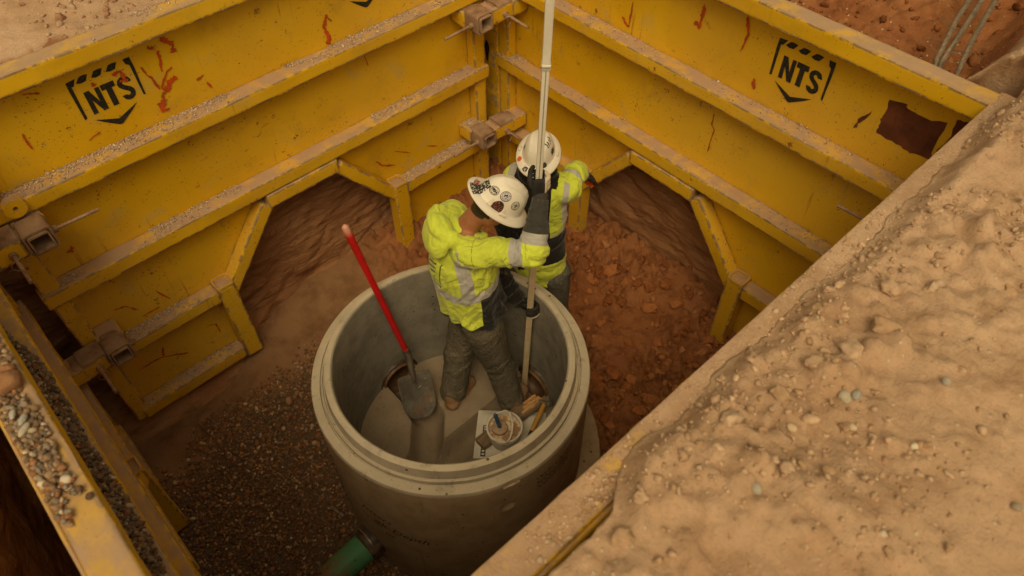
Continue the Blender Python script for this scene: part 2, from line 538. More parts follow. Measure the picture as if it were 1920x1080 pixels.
# skirt that turns down into the pit
ii = [np.argmin(np.abs(xs - HX0)), np.argmin(np.abs(xs - HX1))]
jj = [np.argmin(np.abs(ys - HY0)), np.argmin(np.abs(ys - HY1))]
nv = len(ys)
loop = [(i, jj[0]) for i in range(ii[0], ii[1])] + [(ii[1], j) for j in range(jj[0], jj[1])] + [(i, jj[1]) for i in range(ii[1], ii[0], -1)] + [(ii[0], j) for j in range(jj[1], jj[0], -1)]
lid = np.array([i*nv + j for i, j in loop])
cen = np.array([-1.7, -1.4, 0])
sk, nb = [], len(V)
P0 = V[lid]
out = P0 - cen
out[:, 2] = 0
ax = np.abs(out[:, 0])/1.9 > np.abs(out[:, 1])/1.63
od = np.where(ax[:, None], np.sign(out)*[1, 0, 0], np.sign(out)*[0, 1, 0])
for q, (dz, do) in enumerate(((.012, .004), (.05, .03), (.16, .06), (.45, .06))):
    P = P0 + od*do - np.array([0, 0, dz])
    P[:, :2] += .02*n2(P[:, 0]*8 + P[:, 1]*8, P[:, 2]*8, 1, 3)[:, None]*od[:, :2]
    sk.append(P)
V = np.concatenate([V] + sk)
m = len(lid)
rings = [lid] + [np.arange(nb + q*m, nb + (q + 1)*m) for q in range(4)]
FF = []
for a, b in zip(rings[:-1], rings[1:]):
    FF.append(np.stack([a, np.roll(a, -1), np.roll(b, -1), b], -1))
F = np.concatenate([F] + FF)
red = np.clip(sst(V[:, 0], .05, .25)*(1 - sst(-2.66 - V[:, 1] + .1*n2(V[:, 0], V[:, 1], 3), 0, .22)) + .55*sst(V[:, 1], .42, .2)*sst(V[:, 1], .1, .16)*(n2(V[:, 0], V[:, 1], 5, 4) > -.12), 0, 1)

def mat_ground():
    g = G('ground_soil')
    a = g.mix(g.mr(g.noise(1.3, 5, .6), .35, .66), (.50, .325, .205), (.58, .39, .255))
    a = g.mix(g.mr(g.noise(7, 6, .65), .45, .74), a, (.43, .265, .155))
    a = g.mix(g.ma('MULTIPLY', g.mr(g.noise(2.4, 5, .65), .52, .68), .45), a, (.39, .22, .12))
    b = g.mix(g.mr(g.noise(2.2, 6, .6), .35, .66), (.28, .105, .04), (.35, .145, .058))
    b = g.mix(g.mr(g.noise(11, 6, .65), .45, .75), b, (.20, .072, .027))
    f = g.ma('ADD', g.attr('red'), g.ma('MULTIPLY', g.ma('SUBTRACT', g.noise(9, 5, .6), .5), .5))
    c = g.mix(g.mr(f, .3, .62), a, b)
    c = g.mix(g.ma('MULTIPLY', g.mr(g.noise(100, 3, .6), .5, .8), .45), c, (.24, .14, .08))
    v = g.n('ShaderNodeTexVoronoi', {'Vector': g.pos, 'Scale': 55}, feature='F1')
    rnd = g.n('ShaderNodeSeparateXYZ', {0: v.outputs['Color']}).outputs[0]
    mk = g.ma('MULTIPLY', g.mr(v.outputs['Distance'], .34, .22), g.mr(rnd, .93, .95))
    c = g.mix(mk, c, (.60, .47, .32))
    h = g.ma('ADD', g.ma('ADD', g.noise(16, 7, .64), g.ma('MULTIPLY', g.noise(120, 4, .6), .3)), g.ma('MULTIPLY', mk, .5))
    return g.out(c, .95, g.bump(h, .6, .022), spec=.1)
GROUND = mat_ground()
ground = mobj('ground', V, F, GROUND, smooth=True, attrs={'red': red})
tag(ground, kind='structure')

# floor of the excavation
def floor_z(x, y):
    gx = sst(x, -1.4, -.7)                                       # 0 gravel side, 1 soil side
    zg = -.06 - .26*sst(-y, 1.15, 2.1) + .02*n2(x, y, 2.2, 3)
    zg = zg - .10*sst(y, -.35, .05)*sst(x, -2.2, -2.8)
    zs = .02 + .05*n2(x, y, 2.3, 4, .5, 40) + .16*sst(x, -.35, .3) + .03*np.abs(n2(x, y, 8, 4, .6, 41)) - .05*sst(x, -.6, -1.2)
    zs = zs + .05*np.exp(-((x + .35)**2 + (y + 1.1)**2)/.18)
    up = .16*sst(y, -.28, .12)*sst(x, -2.6, -1.7)
    return zg*(1 - gx) + zs*gx + up

fx = np.arange(-3.7, .5, .014)
fy = np.arange(-3.15, .45, .014)
X, Y = np.meshgrid(fx, fy, indexing='ij')
sm = sst(X, -1.5, -.9)
fine = .25 + .75*sst(n2(X, Y, 2.4, 3, .5, 300), -.35, .05)
Z = floor_z(X, Y) + sm*fine*(.012*n2(X, Y, 14, 4, .6, 44) + lumps(X, Y, 10, 31, .75, .050) + lumps(X, Y, 19, 32, .7, .030) + lumps(X, Y, 37, 33, .7, .014) - .02)
V = np.stack([X, Y, Z], -1).reshape(-1, 3)
gm = (1 - sst(X, -1.7, -1.1))*(1 - sst(Y + .07*n2(X, Y, 3, 3) + .22*sst(X, -2.75, -3.15), -.42, -.30))
def mat_floor():
    g = G('pit_floor_soil')
    r = g.mix(g.mr(g.noise(2.2, 6, .6), .35, .66), (.28, .108, .042), (.35, .145, .058))
    r = g.mix(g.mr(g.noise(11, 6, .65), .42, .72), r, (.19, .072, .027))
    d = g.mix(g.noise(70, 3), (.10, .065, .04), (.22, .14, .085))
    b = g.mix(g.mr(g.noise(6, 6, .65), .4, .7), (.33, .18, .09), (.22, .115, .055))
    r = g.mix(g.attr('left'), r, b)
    c = g.mix(g.attr('gravel'), r, d)
    h = g.ma('ADD', g.noise(25, 6, .62), g.ma('MULTIPLY', g.noise(110, 4), .4))
    return g.out(c, .95, g.bump(h, .8, .02), spec=.1)
pit = mobj('pit_floor', V, grid_faces(len(fx), len(fy)), mat_floor(), smooth=True, attrs={'gravel': gm.ravel(), 'left': (1 - sst(X, -1.6, -1.0)).ravel()})
tag(pit, kind='structure')

# cut walls of the excavation
def wall(name, s0, s1, base, lean, axis_, sgn, z1=2.12):
    s = np.arange(s0, s1, .02)
    z = np.arange(-.5, z1, .02)
    Sg, Zg = np.meshgrid(s, z, indexing='ij')
    off = base - lean*(1 - sst(Zg, -.35, .15))
    off = off + .07*n2(Sg*.8, Zg + .5*Sg, 1.6, 5, .55, 60 + s0) + .035*n2(Sg*2 + Zg, Zg*7 - Sg*3.5, 1.2, 5, .6, 61) + .012*n2(Sg, Zg, 14, 4, .6, 62)
    q = off*sgn
    V = np.stack([Sg, q, Zg], -1) if axis_ == 'x' else np.stack([q, Sg, Zg], -1)
    o = mobj(name, V.reshape(-1, 3), grid_faces(len(s), len(z)), WALLSOIL, smooth=True)
    return tag(o, kind='structure')
wall('pit_wall_back_left', -3.9, .6, .25, .40, 'x', 1)
wall('pit_wall_back_right', -3.4, .6, .255, .10, 'y', 1)
wall('pit_wall_left', -3.4, .6, 3.64, .0, 'y', -1)
wall('pit_wall_front', -3.9, .6, 3.10, .0, 'x', -1)

# ------------------------------------------------------------------ scattered stones and clods
def ico(sub):
    bm = bmesh.new()
    bmesh.ops.create_icosphere(bm, subdivisions=sub, radius=1.0)
    bm.verts.ensure_lookup_table()
    V = np.array([v.co[:] for v in bm.verts])
    F = np.array([[v.index for v in f.verts] for f in bm.faces])
    bm.free()
    return V, F
ICO = {k: ico(k) for k in (1, 2, 3)}

def rand_rot(n):
    q = RNG.normal(size=(n, 4))
    q /= np.linalg.norm(q, axis=1)[:, None]
    w, x, y, z = q.T
    return np.stack([np.stack([1 - 2*(y*y + z*z), 2*(x*y - z*w), 2*(x*z + y*w)], -1),
                     np.stack([2*(x*y + z*w), 1 - 2*(x*x + z*z), 2*(y*z - x*w)], -1),
                     np.stack([2*(x*z - y*w), 2*(y*z + x*w), 1 - 2*(x*x + y*y)], -1)], 1)

def stones(name, P, size, cols, sub, mat, rough=.18, flat=(1, .8, .6), smooth=True, nvar=10):
    bv, bf = ICO[sub]
    n = len(P)
    var = []
    for k in range(nvar):
        v = np.sign(bv)*np.abs(bv)**(.75 if rough > .22 else 1.0)
        v = v*(1 + rough*fbm(bv*1.3 + 31.7*k, 3)[:, None]*2.2)
        v = v*(np.array(flat)*RNG.uniform(.8, 1.2, 3))
        var.append(v)
    var = np.array(var)
    base = var[RNG.integers(0, nvar, n)]*np.asarray(size)[:, None, None]
    V = np.einsum('nij,nvj->nvi', rand_rot(n), base) + np.asarray(P)[:, None, :]
    F = bf[None] + (np.arange(n)*len(bv))[:, None, None]
    c = np.repeat(np.asarray(cols), len(bv), axis=0)
    return mobj(name, V.reshape(-1, 3), F.reshape(-1, 3), mat, smooth=smooth, cols=c)

GRAV_PAL = np.array([(.22, .135, .075), (.29, .18, .10), (.16, .10, .06), (.38, .25, .145), (.27, .21, .155), (.48, .36, .24), (.32, .15, .07), (.62, .52, .40), (.19, .145, .11)])
def gcol(n, pw=(5, 5, 4, 3, 3, 1.2, 3, .5, 3)):
    p = np.array(pw, float)
    c = GRAV_PAL[RNG.choice(len(GRAV_PAL), n, p=p/p.sum())]
    return c*RNG.uniform(.75, 1.25, (n, 1))
MC = np.array([-1.79, -1.555])

# gravel bed
def scatter(n, x0, x1, y0, y1, test):
    P = np.stack([RNG.uniform(x0, x1, n), RNG.uniform(y0, y1, n)], -1)
    return P[test(P[:, 0], P[:, 1])]
def gtest(x, y):
    r = np.hypot(x - MC[0], y - MC[1])
    lim = -.10 - .55*sst(x, -1.9, -2.9)*0 + .14*n2(x, y, 3, 3)
    soil = (y > -.26 + .16*n2(x, y, 2.5, 3, .5, 5) - .20*sst(x, -2.8, -3.15) + RNG.normal(0, .05, len(x)))
    return (r > .75) & ~soil & (x + .25*n2(x, y, 2, 3) < -1.25 + .25*(y < -1.5)) & (x + y > -6.4)
P = scatter(34000, -3.6, -1.0, -2.5, .0, gtest)
z = floor_z(P[:, 0], P[:, 1])
sz = RNG.lognormal(math.log(.0088), .36, len(P))
P3 = np.concatenate([P, (z + sz*.3 + RNG.uniform(0, .010, len(P)))[:, None]], 1)
gravel = stones('gravel', P3, sz, gcol(len(P), (5, 5, 4, 4, 3, 2, 3, 1.3, 3))*np.array((1.08, .90, .74)), 1, STONE, .12)
tag(gravel, 'dark wet drain gravel spread around the concrete manhole', 'gravel', kind='stuff')

# loose red clods
CLOD_PAL = np.array([(.34, .125, .043), (.40, .155, .056), (.27, .098, .033), (.36, .142, .052), (.45, .20, .08)])
def htest(x, y):
    r = np.hypot(x - MC[0], y - MC[1])
    return (RNG.uniform(size=len(x)) < .25 + .75*sst(n2(x, y, 2.4, 3, .5, 300), -.28, .12)) & (r > .84) & (x > -1.25 + .15*n2(x, y, 3, 3)) & ~((x > -.03) & ((y > -.66) | (y < -2.2)))
P = scatter(4200, -1.4, .22, -2.75, -.1, htest)
z = floor_z(P[:, 0], P[:, 1])
sz = np.clip(RNG.lognormal(math.log(.0085), .6, len(P)), .003, .03)
P3 = np.concatenate([P, (z + sz*.25)[:, None]], 1)
c = CLOD_PAL[RNG.integers(0, 5, len(P))]*RNG.uniform(.8, 1.15, (len(P), 1))
o = stones('soil_crumbs', P3, sz, c, 2, CLOD, .34, (1, .85, .7))
tag(o, 'loose red soil crumbs covering the pit floor right of the manhole', 'soil', kind='stuff')

clod_me = []
for k in range(8):
    bv, bf = ICO[3]
    v = np.sign(bv)*np.abs(bv)**.75
    v = v*(1 + .6*fbm(v*1.2 + 9.1*k, 4, .6)[:, None] + .10*vn(v*5 + k)[:, None])
    d = np.array([(1, .8, .6), (1, .7, .5), (1, .9, .75)][k % 3])
    cc = CLOD_PAL[k % 5]*np.ones((len(bv), 1))
    clod_me.append(make_mesh('clod', v*d, bf, CLOD, smooth=True, cols=cc, angle=38))
SPOT = [(-.68, -1.82, .066), (-.12, -1.65, .05), (-.21, -1.47, .042), (-.82, -1.85, .045), (-.44, -2.03, .038), (.0, -1.55, .04), (.03, -1.77, .05), (-.56, -1.98, .036), (-.43, -1.74, .03), (-.43, -1.49, .045)]
PH = scatter(900, -1.1, .1, -2.6, -.55, htest)
for x, y in PH[:120]: SPOT.append((x, y, float(np.clip(RNG.lognormal(math.log(.030), .38), .017, .068))))
CL = ['flat tilted red clod lying on the loose soil beside the manhole rim', 'pale edged red clod in the middle of the soil heap']
for k, (x, y, s) in enumerate(SPOT):
    o = obj('soil_clod', clod_me[k % 8])
    o.location = (x, y, float(floor_z(np.array(x), np.array(y))) + s*.28)
    o.scale = (s, s, s)
    o.rotation_euler = (random.uniform(-.5, .5), random.uniform(-.5, .5), random.uniform(0, 6.28))
    tag(o, CL[k] if k < 2 else 'lump of red soil among the loose clods right of the manhole', 'clod', 'loose red clods on the pit floor')

# crumbs and stones on the bank
def btest(x, y):
    return (y < edge_c(x) - .01) & (y > -4.1)
BANK_PAL = np.array([(.55, .37, .235), (.48, .31, .185), (.60, .42, .28), (.42, .25, .14)])
P = np.concatenate([scatter(9000, -2.8, .5, -3.9, -2.9, lambda x, y: btest(x, y) & (n2(x, y, 2.1, 3, .5, 70) > -.02) & (RNG.uniform(size=len(x)) < np.exp((y + 2.95)*1.7))),
                    scatter(500, -2.8, .5, -4.1, -2.9, btest)])
z = ground_z(P[:, 0], P[:, 1])
sz = np.clip(RNG.lognormal(math.log(.0046), .55, len(P)), .002, .017)
c = BANK_PAL[RNG.integers(0, 3, len(P))]*RNG.uniform(.9, 1.1, (len(P), 1))
o = stones('bank_crumbs', np.concatenate([P, (z + sz*.1)[:, None]], 1), sz, c, 2, CLOD, .38, (1, .85, .65))
tag(o, 'dry tan soil crumbs strewn over the bank in the foreground', 'soil', kind='stuff')
BS = [(-1.83, -3.22, .021), (-1.69, -3.24, .020), (-1.67, -3.26, .017), (-1.76, -3.30, .016), (-1.49, -3.40, .013), (-2.10, -3.24, .016), (-1.88, -3.20, .014), (-1.99, -3.50, .012), (-1.69, -3.68, .014), (-1.71, -3.44, .012)]
BL = ['rounded tan pebble on the bank, largest of the light ones', 'grey oval pebble pressed into the bank beside a bluish one', 'bluish grey pebble on the bank touching a grey oval one', 'pale buff pebble half buried in the bank soil',
      'small grey pebble at the edge of the smooth bank soil', 'grey pebble lying low on the bank above the panel gap', 'small tan pebble in the crumbly bank soil', 'greenish white pebble on the smooth lower bank', 'dark rimmed grey pebble on the bank at the far right edge', 'small cream pebble alone on the smooth bank soil']
BCOL = [(.62, .42, .27), (.47, .40, .30), (.36, .325, .275), (.60, .47, .32), (.40, .36, .30), (.42, .36, .28), (.58, .42, .28), (.58, .49, .36), (.36, .28, .2), (.72, .60, .44)]
for k, (x, y, s) in enumerate(BS):
    bv, bf = ICO[3]
    v = bv*(1 + .2*fbm(bv*1.1 + 5.1*k, 3)[:, None])*np.array((1, .78, .6))*s
    o = mobj('pebble', v, bf, STONE, smooth=True, cols=np.ones((len(bv), 1))*np.array(BCOL[k]))
    o.location = (x, y, float(ground_z(np.array(x), np.array(y))) + s*.3)
    o.rotation_euler = (random.uniform(-.4, .4), random.uniform(-.4, .4), random.uniform(0, 6))
    tag(o, BL[k], 'pebble', 'pebbles on the bank')
LUMP = [(-1.41, -3.20, .07), (-1.55, -3.17, .06), (-1.26, -3.13, .05), (-1.66, -3.13, .05), (-1.16, -3.22, .055), (-.85, -3.10, .05), (-2.40, -3.09, .05), (-2.30, -3.06, .035), (-.35, -3.05, .05), (-1.98, -3.08, .05), (-1.02, -3.38, .04), (-.62, -3.25, .05), (-.1, -3.1, .06), (-1.82, -3.12, .045)]
LUMP.sort(key=lambda q: -q[0])
ORD = ['first', 'second', 'third', 'fourth', 'fifth', 'sixth', 'seventh', 'eighth', 'ninth', 'tenth', 'eleventh', 'twelfth', 'thirteenth', 'nearest']
for k, (x, y, s) in enumerate(LUMP):
    bv, bf = ICO[3]
    v = np.sign(bv)*np.abs(bv)**.75
    v = v*(1 + .6*fbm(v*1.3 + 3.7*k, 5, .6)[:, None])*np.array((1, .8, .55))*s*.55
    o = mobj('soil_clod', v, bf, CLOD, smooth=True, angle=45, cols=np.ones((len(bv), 1))*BANK_PAL[k % 3])
    o.location = (x, y, float(ground_z(np.array(x), np.array(y))) + s*.02)
    o.rotation_euler = (random.uniform(-.4, .4), random.uniform(-.4, .4), random.uniform(0, 6))
    tag(o, 'dry tan clod on the bank crest, %s counted from the rust patched panel' % ORD[k], 'clod', 'tan clods along the bank crest')
# ground behind the right panel: loose red lumps
# thin soil cover on the foreground panel's top rail
gx = np.arange(-3.1, .12, .012)
gy = np.linspace(-2.990, -2.893, 10)
X, Y = np.meshgrid(gx, gy, indexing='ij')
ed = np.minimum(sst(Y, -2.893, -2.91), 1)
Z = 2.4385 + (.010*(n2(X, Y, 9, 4, .6, 200) + .35 + .25*sst(X, -2.2, -1.2)))*(.35 + .65*ed)
o = mobj('soil_cover', np.stack([X, Y, Z], -1).reshape(-1, 3), grid_faces(len(gx), 10), GROUND, smooth=True, attrs={'red': np.full(X.size, .12)})
tag(o, 'thin tan soil lying on the top rail of the foreground panel', 'soil', kind='stuff')
P = scatter(1500, .16, 2.2, -2.75, -.2, lambda x, y: x > .15)
z = ground_z(P[:, 0], P[:, 1])
sz = np.clip(RNG.lognormal(math.log(.010), .6, len(P)), .004, .030)
c = CLOD_PAL[RNG.integers(0, 5, len(P))]*RNG.uniform(.6, .95, (len(P), 1))
o = stones('spoil_crumbs', np.concatenate([P, (z + sz*.2)[:, None]], 1), sz, c, 2, CLOD, .3, (1, .85, .7))
tag(o, 'loose red spoil behind the right hand panel', 'soil', kind='stuff')
P = scatter(900, -3.6, .2, .17, .7, lambda x, y: (n2(x, y, 4, 3, .5, 90) > -.1))
z = ground_z(P[:, 0], P[:, 1])
sz = np.clip(RNG.lognormal(math.log(.009), .5, len(P)), .004, .03)
c = np.array([(.47, .29, .18), (.40, .22, .13), (.55, .38, .25)])[RNG.integers(0, 3, len(P))]
o = stones('edge_crumbs', np.concatenate([P, (z + sz*.2)[:, None]], 1), sz, c, 2, CLOD, .3, (1, .85, .7))
tag(o, 'crumbly soil edge behind the left hand panel', 'soil', kind='stuff')

# ------------------------------------------------------------------ the four trench shield panels
DEP = .104
PL = 1.525
def dent(t, z):
    return .0035*n2(t, z, 2.2, 3, .5, 100) + .004*np.maximum(0, n2(t, z, 4.5, 2, .5, 101) - .25)

MESH = {}
def bmesh_cached(key, fn):
    if key not in MESH: MESH[key] = fn()
    return MESH[key]

def plate_mesh():
    parts = []
    t = np.linspace(-PL, PL, 70)
    z = np.linspace(1.24, 2.425, 30)
    T, Zg = np.meshgrid(t, z, indexing='ij')
    parts.append((np.stack([T, DEP + .001 + dent(T, Zg), Zg], -1).reshape(-1, 3), grid_faces(70, 30)))
    for s in (-1, 1):
        z = np.concatenate([np.linspace(.004, .60, 14), np.linspace(.64, 1.10, 12), [1.16, 1.24]])
        tin = np.where(z <= .6, .655, np.where(z <= 1.1, .655 - (z - .6)/.5*.40, .0))
        u = np.linspace(0, 1, 22)
        T = (PL + (tin[None, :] - PL)*u[:, None])*s
        Zg = np.broadcast_to(z, T.shape)
        F = grid_faces(22, len(z))
        parts.append((np.stack([T, DEP + .001 + dent(T, Zg), Zg], -1).reshape(-1, 3), F if s < 0 else F[:, ::-1]))
    V, F = join(parts)
    return make_mesh('skin_plate', V, F, YEL, smooth=True)

def beam_mesh(name, *a, **k):
    V, F, E = beam(*a, **k)
    return make_mesh(name, V, F, YEL, smooth=True, attrs={'edge': E}, angle=50)

def sq_tube(c, size, length, ax_, wall_=.010, mat=None, rnd=.018, name='collar'):
    """hollow square tube, axis ax_ ('y' or 'x' or 'z')"""
    def ring(h, r):
        pts = []
        for sx, sy, a0 in ((1, 1, 0), (-1, 1, 90), (-1, -1, 180), (1, -1, 270)):
            for k in range(5):
                a = math.radians(a0 + 22.5*k)
                pts.append(((h - r)*sx + r*math.cos(a), (h - r)*sy + r*math.sin(a)))
        return np.array(pts)
    o, i = ring(size/2, rnd), ring(size/2 - wall_, max(.004, rnd - wall_))
    n = len(o)
    L = length/2
    prof = [(o, -L + .003), (o, L - .003), (o*.985, L), (i*1.015, L), (i, L - .003), (i, -L + .003), (i*1.015, -L), (o*.985, -L)]
    V = []
    for p, z in prof:
        q = np.stack([p[:, 0], p[:, 1], np.full(n, z)], -1)
        if ax_ == 'y': q = q[:, [0, 2, 1]]*[1, -1, 1]
        if ax_ == 'x': q = q[:, [2, 0, 1]]
        V.append(q + np.array(c))
    F = []
    for a in range(8):
        b = (a + 1) % 8
        for k in range(n):
            l = (k + 1) % n
            F.append((a*n + k, a*n + l, b*n + l, b*n + k))
    return make_mesh(name, np.concatenate(V), F, mat, smooth=True, angle=40)

def rod_mesh(name, p0, p1, r, mat, thread=False):
    p0, p1 = np.array(p0, float), np.array(p1, float)
    L = np.linalg.norm(p1 - p0)
    n = int(L/.004) if thread else 3
    t = np.linspace(0, 1, n)
    rr = np.full(n, r)
    if thread: rr = rr*(1 + .12*np.sign(np.sin(np.arange(n)*np.pi/2 + .3)))
    V, F = tube(p0 + (p1 - p0)*t[:, None], rr, 12)
    return make_mesh(name, V, F, mat, smooth=True, angle=40)

BLACKPAINT = None
def mat_stencil():
    g = G('black_stencil')
    c = g.mix(g.mr(g.noise(60, 3), .4, .8), (.018, .016, .013), (.06, .05, .035))
    sp = g.ma('ADD', g.mr(g.noise(120, 3, .6), .34, .44), g.mr(g.noise(6, 3), .3, .45))
    return g.out(c, .6, alpha=g.ma('MINIMUM', sp, .97))
BLACKPAINT = mat_stencil()
REDPAINT = mat_flat('red_primer', (.60, .085, .01), .6, 0, .4, 30, .2, col2=(.36, .07, .015))
RUSTPATCH = mat_flat('bare_rust', (.115, .032, .012), .8, 0, .4, 16, .5, col2=(.17, .05, .018))

def poly_decal(name, pts, mat, parent, off=.0035, hole=None):
    """flat outline (t,z) on the front of the plate"""
    P = np.array(pts, float)
    V = np.stack([P[:, 0], DEP + .001 + dent(P[:, 0], P[:, 1]) - off, P[:, 1]], -1)
    me = bpy.data.meshes.new(name)
    bm = bmesh.new()
    vs = [bm.verts.new(v) for v in V]
    f = bm.faces.new(vs)
    bm.normal_update()
    bmesh.ops.triangulate(bm, faces=[f], ngon_method='EAR_CLIP')
    bmesh.ops.recalc_face_normals(bm, faces=bm.faces[:])
    for f in bm.faces:
        if f.normal.y > 0: f.normal_flip()
    bm.to_mesh(me)
    bm.free()
    me.materials.append(mat)
    return obj(name, me, parent, inv=False)

def ribbon(pts, w, seed=0, n=9):
    """ragged brush stroke outline along a polyline"""
    rg = np.random.default_rng(seed)
    P = np.array(pts, float)
    s = np.linspace(0, len(P) - 1, n*(len(P) - 1) + 1)
    Q = np.stack([np.interp(s, np.arange(len(P)), P[:, k]) for k in (0, 1)], -1)
    T = np.gradient(Q, axis=0)
    N = np.stack([-T[:, 1], T[:, 0]], -1)/(np.linalg.norm(T, axis=1)[:, None] + 1e-9)
    ww = 1.35*w*np.convolve(rg.uniform(.1, 1.4, len(Q) + 2), (.25, .5, .25), 'valid')
    ww[0] *= .3
    ww[-1] *= .2
    Q = Q + N*np.convolve(rg.normal(0, w*.45, len(Q) + 4), np.ones(5)/5, 'valid')[:, None]
    return np.concatenate([Q + N*ww[:, None]/2, (Q - N*ww[:, None]/2*rg.uniform(.5, 1.2, (len(Q), 1)))[::-1]])

def stroke(name, pts, w, mat, parent, seed=0, off=.0045):
    R = ribbon(pts, w, seed)
    n = len(R)//2
    V = np.stack([R[:, 0], DEP + .001 + dent(R[:, 0], R[:, 1]) - off, R[:, 1]], -1)
    F = [(k, k + 1, 2*n - 2 - k, 2*n - 1 - k) for k in range(n - 1)]
    return mobj(name, V, F, mat, parent, inv=False)

def emblem(parent, t0, z0):
    """sprayed shield emblem with NTS, (t0,z0) = centre"""
    e = []
    root = None
    def P(name, pts, sub=False):
        nonlocal root
        pts = [(t0 + a, z0 + b) for a, b in pts]
        o = poly_decal(name, pts, BLACKPAINT, parent)
        if root is None: root = o
        else:
            o.parent = root
        return o
    w = .153
    P('stencil_emblem', [(-w, .145), (-w + .045, .15), (-w + .026, .117), (-w + .016, .117), (-w + .013, -.055), (-w, -.06), (-w - .002, .10)])
    P('bracket', [(w, .15), (w - .034, .15), (w - .028, .122), (w - .014, .112), (w - .010, -.055), (w, -.062), (w + .003, .10)])
    for c in (-.082, -.012, .058):
        P('dash', [(c - .030, .125), (c - .008, .151), (c + .012, .153), (c + .032, .150), (c + .014, .121), (c - .010, .118)])
    P('chevron', [(-.115, -.078), (-.01, -.122), (.10, -.080), (.06, -.112), (-.005, -.155), (-.02, -.153), (-.065, -.12)])
    P('letter_n', [(-.104, -.052), (-.104, .072), (-.079, .072), (-.053, .0), (-.053, .072), (-.031, .072), (-.031, -.052), (-.055, -.052), (-.082, .020), (-.082, -.052)])
    P('letter_t', [(-.006, -.05), (-.006, .044), (-.025, .044), (-.025, .074), (.040, .074), (.040, .044), (.022, .044), (.022, -.05)])
    def arc(cx_, cy_, r, a0, a1, n):
        return [(cx_ + r[0]*math.cos(math.radians(a)), cy_ + r[1]*math.sin(math.radians(a))) for a in np.linspace(a0, a1, n)]
    cx_ = .082
    up, lo = .040, -.018
    o1 = arc(cx_, up, (.034, .034), 15, 270, 9)
    o2 = arc(cx_, lo, (.010, .010), 90, -180, 7)
    o3 = arc(cx_, lo, (.034, .036), -165, 80, 9)
    o4 = arc(cx_, up, (.010, .010), 270, 15, 7)
    P('letter_s', [(cx_ + .034, up - .002)] + o1[0:1] + o1[1:-1] + [(cx_, lo + .014)] + o2[1:-1] + [(cx_ - .011, lo - .002), (cx_ - .034, lo - .002)] + o3[1:-1] + [(cx_, up - .014)] + o4[1:-1] + [(cx_ + .011, up - .002)])

GRIT = mat_col('grit', .9, .3, 80, .3, .15)
def rail_grit(name, n, t0, t1, z, dens, label, mapf, w0=.008, w1=.10, smax=.009, pal=None):
    t = RNG.uniform(t0, t1, n)
    w = RNG.uniform(w0, w1, n)**1.0
    w = np.where(RNG.uniform(size=n) < .5, w1 - (w1 - w)*.45, w)
    ok = n2(t, w, 2.6, 3, .5, z*10 + t0) > dens
    t, w = t[ok], w[ok]
    sz = np.clip(RNG.lognormal(math.log(.0042), .38, len(t)), .002, smax)
    P = np.stack([*mapf(t, w), z + sz*.3], -1)
    c = np.array(pal or [(.52, .40, .29), (.62, .50, .37), (.44, .31, .20), (.38, .29, .22), (.55, .38, .25)])[RNG.integers(0, 5, len(t))]*RNG.uniform(.8, 1.15, (len(t), 1))
    o = stones(name, P, sz, c, 1, GRIT, .2, (1, .85, .7), smooth=False)
    return tag(o, label, 'grit', kind='stuff')

